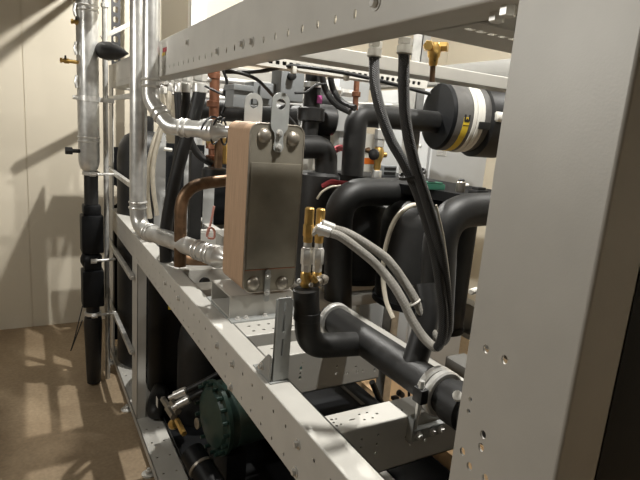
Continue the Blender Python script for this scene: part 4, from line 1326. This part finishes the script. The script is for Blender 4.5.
plate(bm, [(xa, 1.0), (xb, 1.0), (xb, 1.46), (xb - .012, 1.485), (xa, 1.485)], [circ(.005, 10, ((xa + xb) / 2, 1.44))], (0, 2.62, 0), X_, Z_, .003)
box(bm, (xb - .003, 2.62, 1.0), (xb, 2.66, 1.48), 0)
obj('sheet', bm, 'cab', vp_)
obj('screw', hexrod(bmesh.new(), (0.5914, 2.6000, 1.4064), (0.6302, 2.6000, 1.4035), .010), 'white', vp_)
pp = thing('backing_sheet', ((0.7499, 2.7000, 1.2987)[0], 2.7, 1.0), 'light grey punched sheet far behind the copper bend', 'sheet')
bm = bmesh.new()
xa, xb = (0.7183, 2.7000, 1.2977)[0], (0.7818, 2.7000, 1.2997)[0]
plate(bm, [(xa, .95), (xb, .95), (xb, 1.52), (xa, 1.52)], [circ(.007, 10, ((xa + xb) / 2, 1.40)), circ(.007, 10, ((xa + xb) / 2, 1.15))], (0, 2.70, 0), X_, Z_, .003)
obj('sheet', bm, 'cab', pp)
xa, xb = (0.8398, 2.7500, 1.1321)[0], (0.9021, 2.7500, 1.1323)[0]
o = obj('backing_sheet', BOX((xa, 2.75, .95), (xb, 2.753, 1.50), 0), 'cab', origin=(xa, 2.75, .95))
tag(o, 'narrow light grey sheet seen through the copper bend', 'sheet')

cr = thing('copper_riser', (0.6603, 2.0500, 1.3417), 'reddish copper riser with brass joints hanging under the upper rail', 'pipe')
obj('tube', TUBE([(0.6573, 2.0500, 1.7679), (0.6641, 2.0500, 1.3541)], .020, 18), 'copper', cr)
for py_ in ((0.6547, 2.0500, 1.7300), (0.6545, 2.0500, 1.6231), (0.6562, 2.0500, 1.4586), (0.6579, 2.0500, 1.4106)):
    obj('joint', LATHE(Vector(py_) - Z_ * .012, Z_, [(0, .0205), (.002, .025), (.022, .025), (.024, .0205)], 18), 'copper', cr)
obj('brass_union', hexrod(bmesh.new(), (0.6562, 2.0500, 1.4586), (0.6551, 2.0500, 1.4903), .026), 'brass', cr)
c2_ = thing('copper_riser', (0.6558, 1.9500, 1.3644), 'darker short copper pipe close beside the reddish riser', 'pipe')
obj('tube', TUBE([(0.6508, 1.9500, 1.4949), (0.6520, 1.9500, 1.3565)], .016, 16), 'old_copper', c2_)
obj('brass_union', hexrod(bmesh.new(), (0.6748, 1.9500, 1.4964), (0.6789, 1.9500, 1.3964), .013), 'brass', c2_)
o = obj('insulation_plug', LATHE((0.6405, 1.9500, 1.3405), Z_, [(0, .046), (.004, .05), (.036, .05), (.04, .042)], 24), 'rubber', origin=(0.6405, 1.9500, 1.3405))
tag(o, 'black round foam plug under the copper riser', 'plug')
cb = thing('copper_bend', (0.4852, 1.8500, 1.0363), 'tarnished copper pipe bent in a wide arch behind the heat exchanger', 'pipe')
obj('tube', TUBE(fillet([(0.4855, 1.8500, 1.0208), (0.4827, 1.8500, 1.3194), (0.6740, 1.8500, 1.3454)], .12, 12), .0225, 20), 'old_copper', cb)
lb = thing('copper_bend', (0.5307, 1.9500, 1.0236), 'tarnished copper elbow resting low behind the lower galvanised pipe', 'pipe')
obj('tube', TUBE(fillet([(0.5095, 1.9800, 1.0902), (0.5310, 1.9500, 1.0074), (0.6644, 1.9000, 1.0292)], .06, 10), .024, 18), 'old_copper', lb)
cable('sensor_wire', [(0.5584, 1.7000, 1.2710), (0.5497, 1.7000, 1.2150), (0.5309, 1.6800, 1.1704), (0.5306, 1.6600, 1.2024), (0.5482, 1.6600, 1.1950), (0.5492, 1.6600, 1.1671), (0.5283, 1.6600, 1.1679)], .004, 'rose', 'rose coloured wire curled beside the heat exchanger', 'wire')
o = obj('header_pipe', TUBE([(0.6319, 2.3000, 1.6056), (1.0189, 2.0000, 1.6072)], .045, 20), 'foam', origin=(0.6319, 2.3000, 1.6056))
tag(o, 'black horizontal header pipe behind the copper riser and lifting eyes', 'pipe')
o = obj('header_pipe', TUBE([(0.6518, 2.4000, 1.1612), (0.6996, 2.4000, 1.1611)[:2] + (1.0,)], .05, 20), 'rubber', origin=(0.6518, 2.4000, 1.1612))
bpy.data.objects.remove(o)
o = obj('black_post', BOX(((0.6423, 2.3000, 1.2003)[0], 2.3, 1.0), ((0.6977, 2.3000, 1.2005)[0], 2.34, 1.42), .004), 'rubber', origin=((0.6698, 2.3000, 1.2004)[0], 2.32, 1.0))
tag(o, 'black upright bar seen inside the copper arch', 'bar')
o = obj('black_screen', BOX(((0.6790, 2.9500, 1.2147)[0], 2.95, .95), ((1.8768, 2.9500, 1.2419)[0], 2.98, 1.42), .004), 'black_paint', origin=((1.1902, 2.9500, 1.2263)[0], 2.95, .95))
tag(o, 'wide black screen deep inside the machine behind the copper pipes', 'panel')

# ================================================================ CABINETS BEYOND THE MACHINE
ct = thing('control_cabinet', (1.95, 2.2, 0.0), 'tall light grey control cabinet with a white label beyond the machine', 'cabinet')
cy0 = 2.0
obj('body', BOX((1.745, cy0, 0.06), (2.155, 2.45, 1.80), .004), 'cab', ct)
obj('plinth', BOX((1.765, cy0 + .02, 0), (2.135, 2.43, .06), .002), 'black_paint', ct)
obj('door', BOX((1.757, cy0 - .018, .10), (2.143, cy0, 1.77), .004), 'cab', ct)
lx, lz = (1.8209, 1.9800, 1.4917)[0], (1.8209, 1.9800, 1.4917)[2]
lab_ = obj('label', BOX((lx - .034, cy0 - .0205, lz - .014), (lx + .03, cy0 - .018, lz + .014), 0), 'paper', ct)
bm = bmesh.new()
for r_ in range(4):
    x_ = lx - .030
    rr = random.Random(r_)
    while x_ < lx + .022:
        w0 = rr.uniform(.004, .010)
        box(bm, (x_, cy0 - .0212, lz + .009 - .0065 * r_ - .0012), (min(x_ + w0, lx + .027), cy0 - .0205, lz + .009 - .0065 * r_ + .0012), 0)
        x_ += w0 + .0025
obj('print', bm, 'term', lab_)
for z in (1.40, 1.52, 1.62):
    obj('screw', LATHE((1.743, cy0 + .06, z), -X_, [(0, .008), (.003, .008), (.005, .004)], 12), 'white', ct)
wb = thing('wiring_box', (1.60, 2.7, 1.3), 'long light grey trunking case with small screws high beyond the machine', 'trunking')
obj('case', BOX((1.50, 2.50, 1.56), (1.70, 3.35, 1.84), .004), 'cab', wb)
for y_ in (2.55, 2.7, 2.85, 3.0, 3.15):
    obj('screw', LATHE((1.498, y_, 1.68), -X_, [(0, .009), (.003, .009), (.005, .004)], 10), 'white', wb)
obj('leg', BOX((1.56, 3.25, 0.0), (1.62, 3.31, 1.56), .003), 'cab', wb)
obj('leg', BOX((1.56, 2.55, 0.0), (1.62, 2.61, 1.56), .003), 'cab', wb)
wu = thing('white_unit', (1.9, 2.75, 0.0), 'white floor unit with an orange stripe far behind the small brass shut-off valve', 'unit')
obj('body', BOX((1.72, 2.60, 0.0), (2.10, 2.95, 1.56), .006), 'white', wu)
oz = (1.7996, 2.6000, 1.3970)[2]
obj('stripe', BOX((1.7235, 2.5985, oz - .018), (2.0965, 2.601, oz + .018), 0), 'orange', wu)
cbx = thing('cardboard_box', (1.57, 1.45, 0.0), 'tan cardboard box on the floor beyond the machine, seen through the gap between the beams', 'box')
obj('carton', BOX((1.415, 0.85, 0.0), (1.73, 1.96, 0.345), .004), 'card', cbx)
for x0_, x1_ in ((1.414, 1.571), (1.574, 1.731)):
    obj('flap', BOX((x0_, 0.849, 0.345), (x1_, 1.961, 0.349), 0), 'card', cbx)
tk = obj('wall_trunking', BOX((1.87, 0.6, 1.835), (1.95, 3.3, 1.928), .003), 'shaded_rail', origin=(1.9, 1.9, 1.835))
tag(tk, 'grey trunking, coloured dark as if shaded, running behind the machine below the cream wall, at the upper right', 'trunking')
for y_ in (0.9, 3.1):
    o = obj('trunking_post', BOX((1.90, y_ - .02, 0), (1.94, y_ + .02, 1.835), .002), 'shaded_rail', tk)
# equipment low beyond beams
bb = thing('relay_box', (0.82, 1.20, 0.74), 'flat black box with a dim rating plate between the cross beams', 'box')
obj('case', BOX((0.66, 1.00, .66), (0.93, 1.29, .745), .004), 'black_paint', bb)
ga_, gb_ = (0.8646, 1.2800, 0.7460), (0.8778, 1.1545, 0.7460)
obj('rating_plate', BOX((min(ga_[0], gb_[0]) , min(ga_[1], gb_[1]), .745), (max(ga_[0], gb_[0]), max(ga_[1], gb_[1]), .7465), 0), 'grey_label', bb)
obj('stand', BOX((0.70, 1.05, .058), (0.88, 1.25, .66), .004), 'black_paint', bb)
lh = thing('drain_pipe', (1.2024, 1.5000, 0.5189), 'slanting black pipe crossing the tan floor gap between the beams', 'pipe')
obj('pipe', TUBE([(1.0472, 1.3500, 0.6918), (1.1099, 1.3500, 0.5801)], .011, 12), 'rubber', lh)
obj('clip', BOX(Vector((1.1187, 1.3000, 0.6407)) - Vector((.012, .01, .006)), Vector((1.1187, 1.3000, 0.6407)) + Vector((.012, .01, .006)), .002), 'rubber', lh)
t = thing('black_lever', (1.1116, 1.2500, 0.6684), 'short black lever handle on the tan gap left of the header clamp', 'lever')
obj('grip', LATHE((0.9556, 1.1000, 0.7987), Vector((1.0033, 1.1000, 0.7623)) - Vector((0.9556, 1.1000, 0.7987)), [(0, .005), (.004, .010), (.024, .009), (.03, .005)], 14), 'rubber', t)
obj('pin', TUBE([(0.9973, 1.1000, 0.8039), (1.0043, 1.1000, 0.7553)], .004, 8), 'rubber', t)
# deck channels between the mid rail and the compressors
for p0, p1, lab in (((0.9855, 1.5000, 0.9671), (1.1828, 1.5000, 0.9807), 'dull grey deck channel below the pale cable, upper one'),
                    ((1.0469, 1.7500, 0.9230), (1.3286, 1.7500, 0.9455), 'dull grey deck channel in front of the farther compressor')):
    o = obj('deck_channel', BOX((p0[0], p0[1], p0[2] - .04), (p1[0] + .2, p0[1] + .05, p0[2]), .002), 'frame', origin=p0)
    tag(o, lab, 'channel')
o = obj('deck_tray', BOX((1.00, 0.88, 0.93), (1.07, 0.97, 0.965), .002), 'shaded_rail', origin=(1.1, .9, .96))
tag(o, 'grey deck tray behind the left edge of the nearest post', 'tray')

# unseen blocker added above the picture; its slit shapes the far wall's shadow
oh = thing('shadow_caster', (0.6, 2.4, 2.45), 'added grey shadow blocker hanging unseen above the frame', 'shadow blocker')
TX, TZ, TYY = 0.55, 2.493, (1.4, 3.95)
obj('side_strip', BOX((TX, TYY[0], TZ), (TX + .004, TYY[1], TZ + .030), .001), 'galv', oh)
obj('side_wall', BOX((TX, TYY[0], TZ + .047), (TX + .004, TYY[1], TZ + .30), .001), 'galv', oh)
for y_ in (1.5, 2.6, 3.8):
    obj('hanger', TUBE([(TX + .006, y_, TZ), (TX + .006, y_, RZ)], .005, 8), 'zinc', oh)

# pendant lamps: an opaque shade on a rod over every light
for nm, p, lab in (('pendant_lamp', LAMP_MAIN, 'round pendant lamp above the near half of the machine'), ('pendant_lamp', LAMP_FAR, 'round pendant lamp above the far end of the machine'),
                   ('pendant_lamp', LAMP_FILL, 'added round fill lamp beyond the far side of the machine'),
                   ('pendant_lamp', LAMP_SIDE, 'round pendant lamp above the aisle')):
    o = thing(nm, p, lab, 'lamp')
    obj('lamp_shade', LATHE((p[0], p[1], p[2] + .012), Z_, [(0, .16), (.004, .165), (.05, .09), (.08, .03), (.085, 0)], 28), 'white', o)
    obj('rod', TUBE([(p[0], p[1], p[2] + .08), (p[0], p[1], RZ)], .008, 10), 'zinc', o)
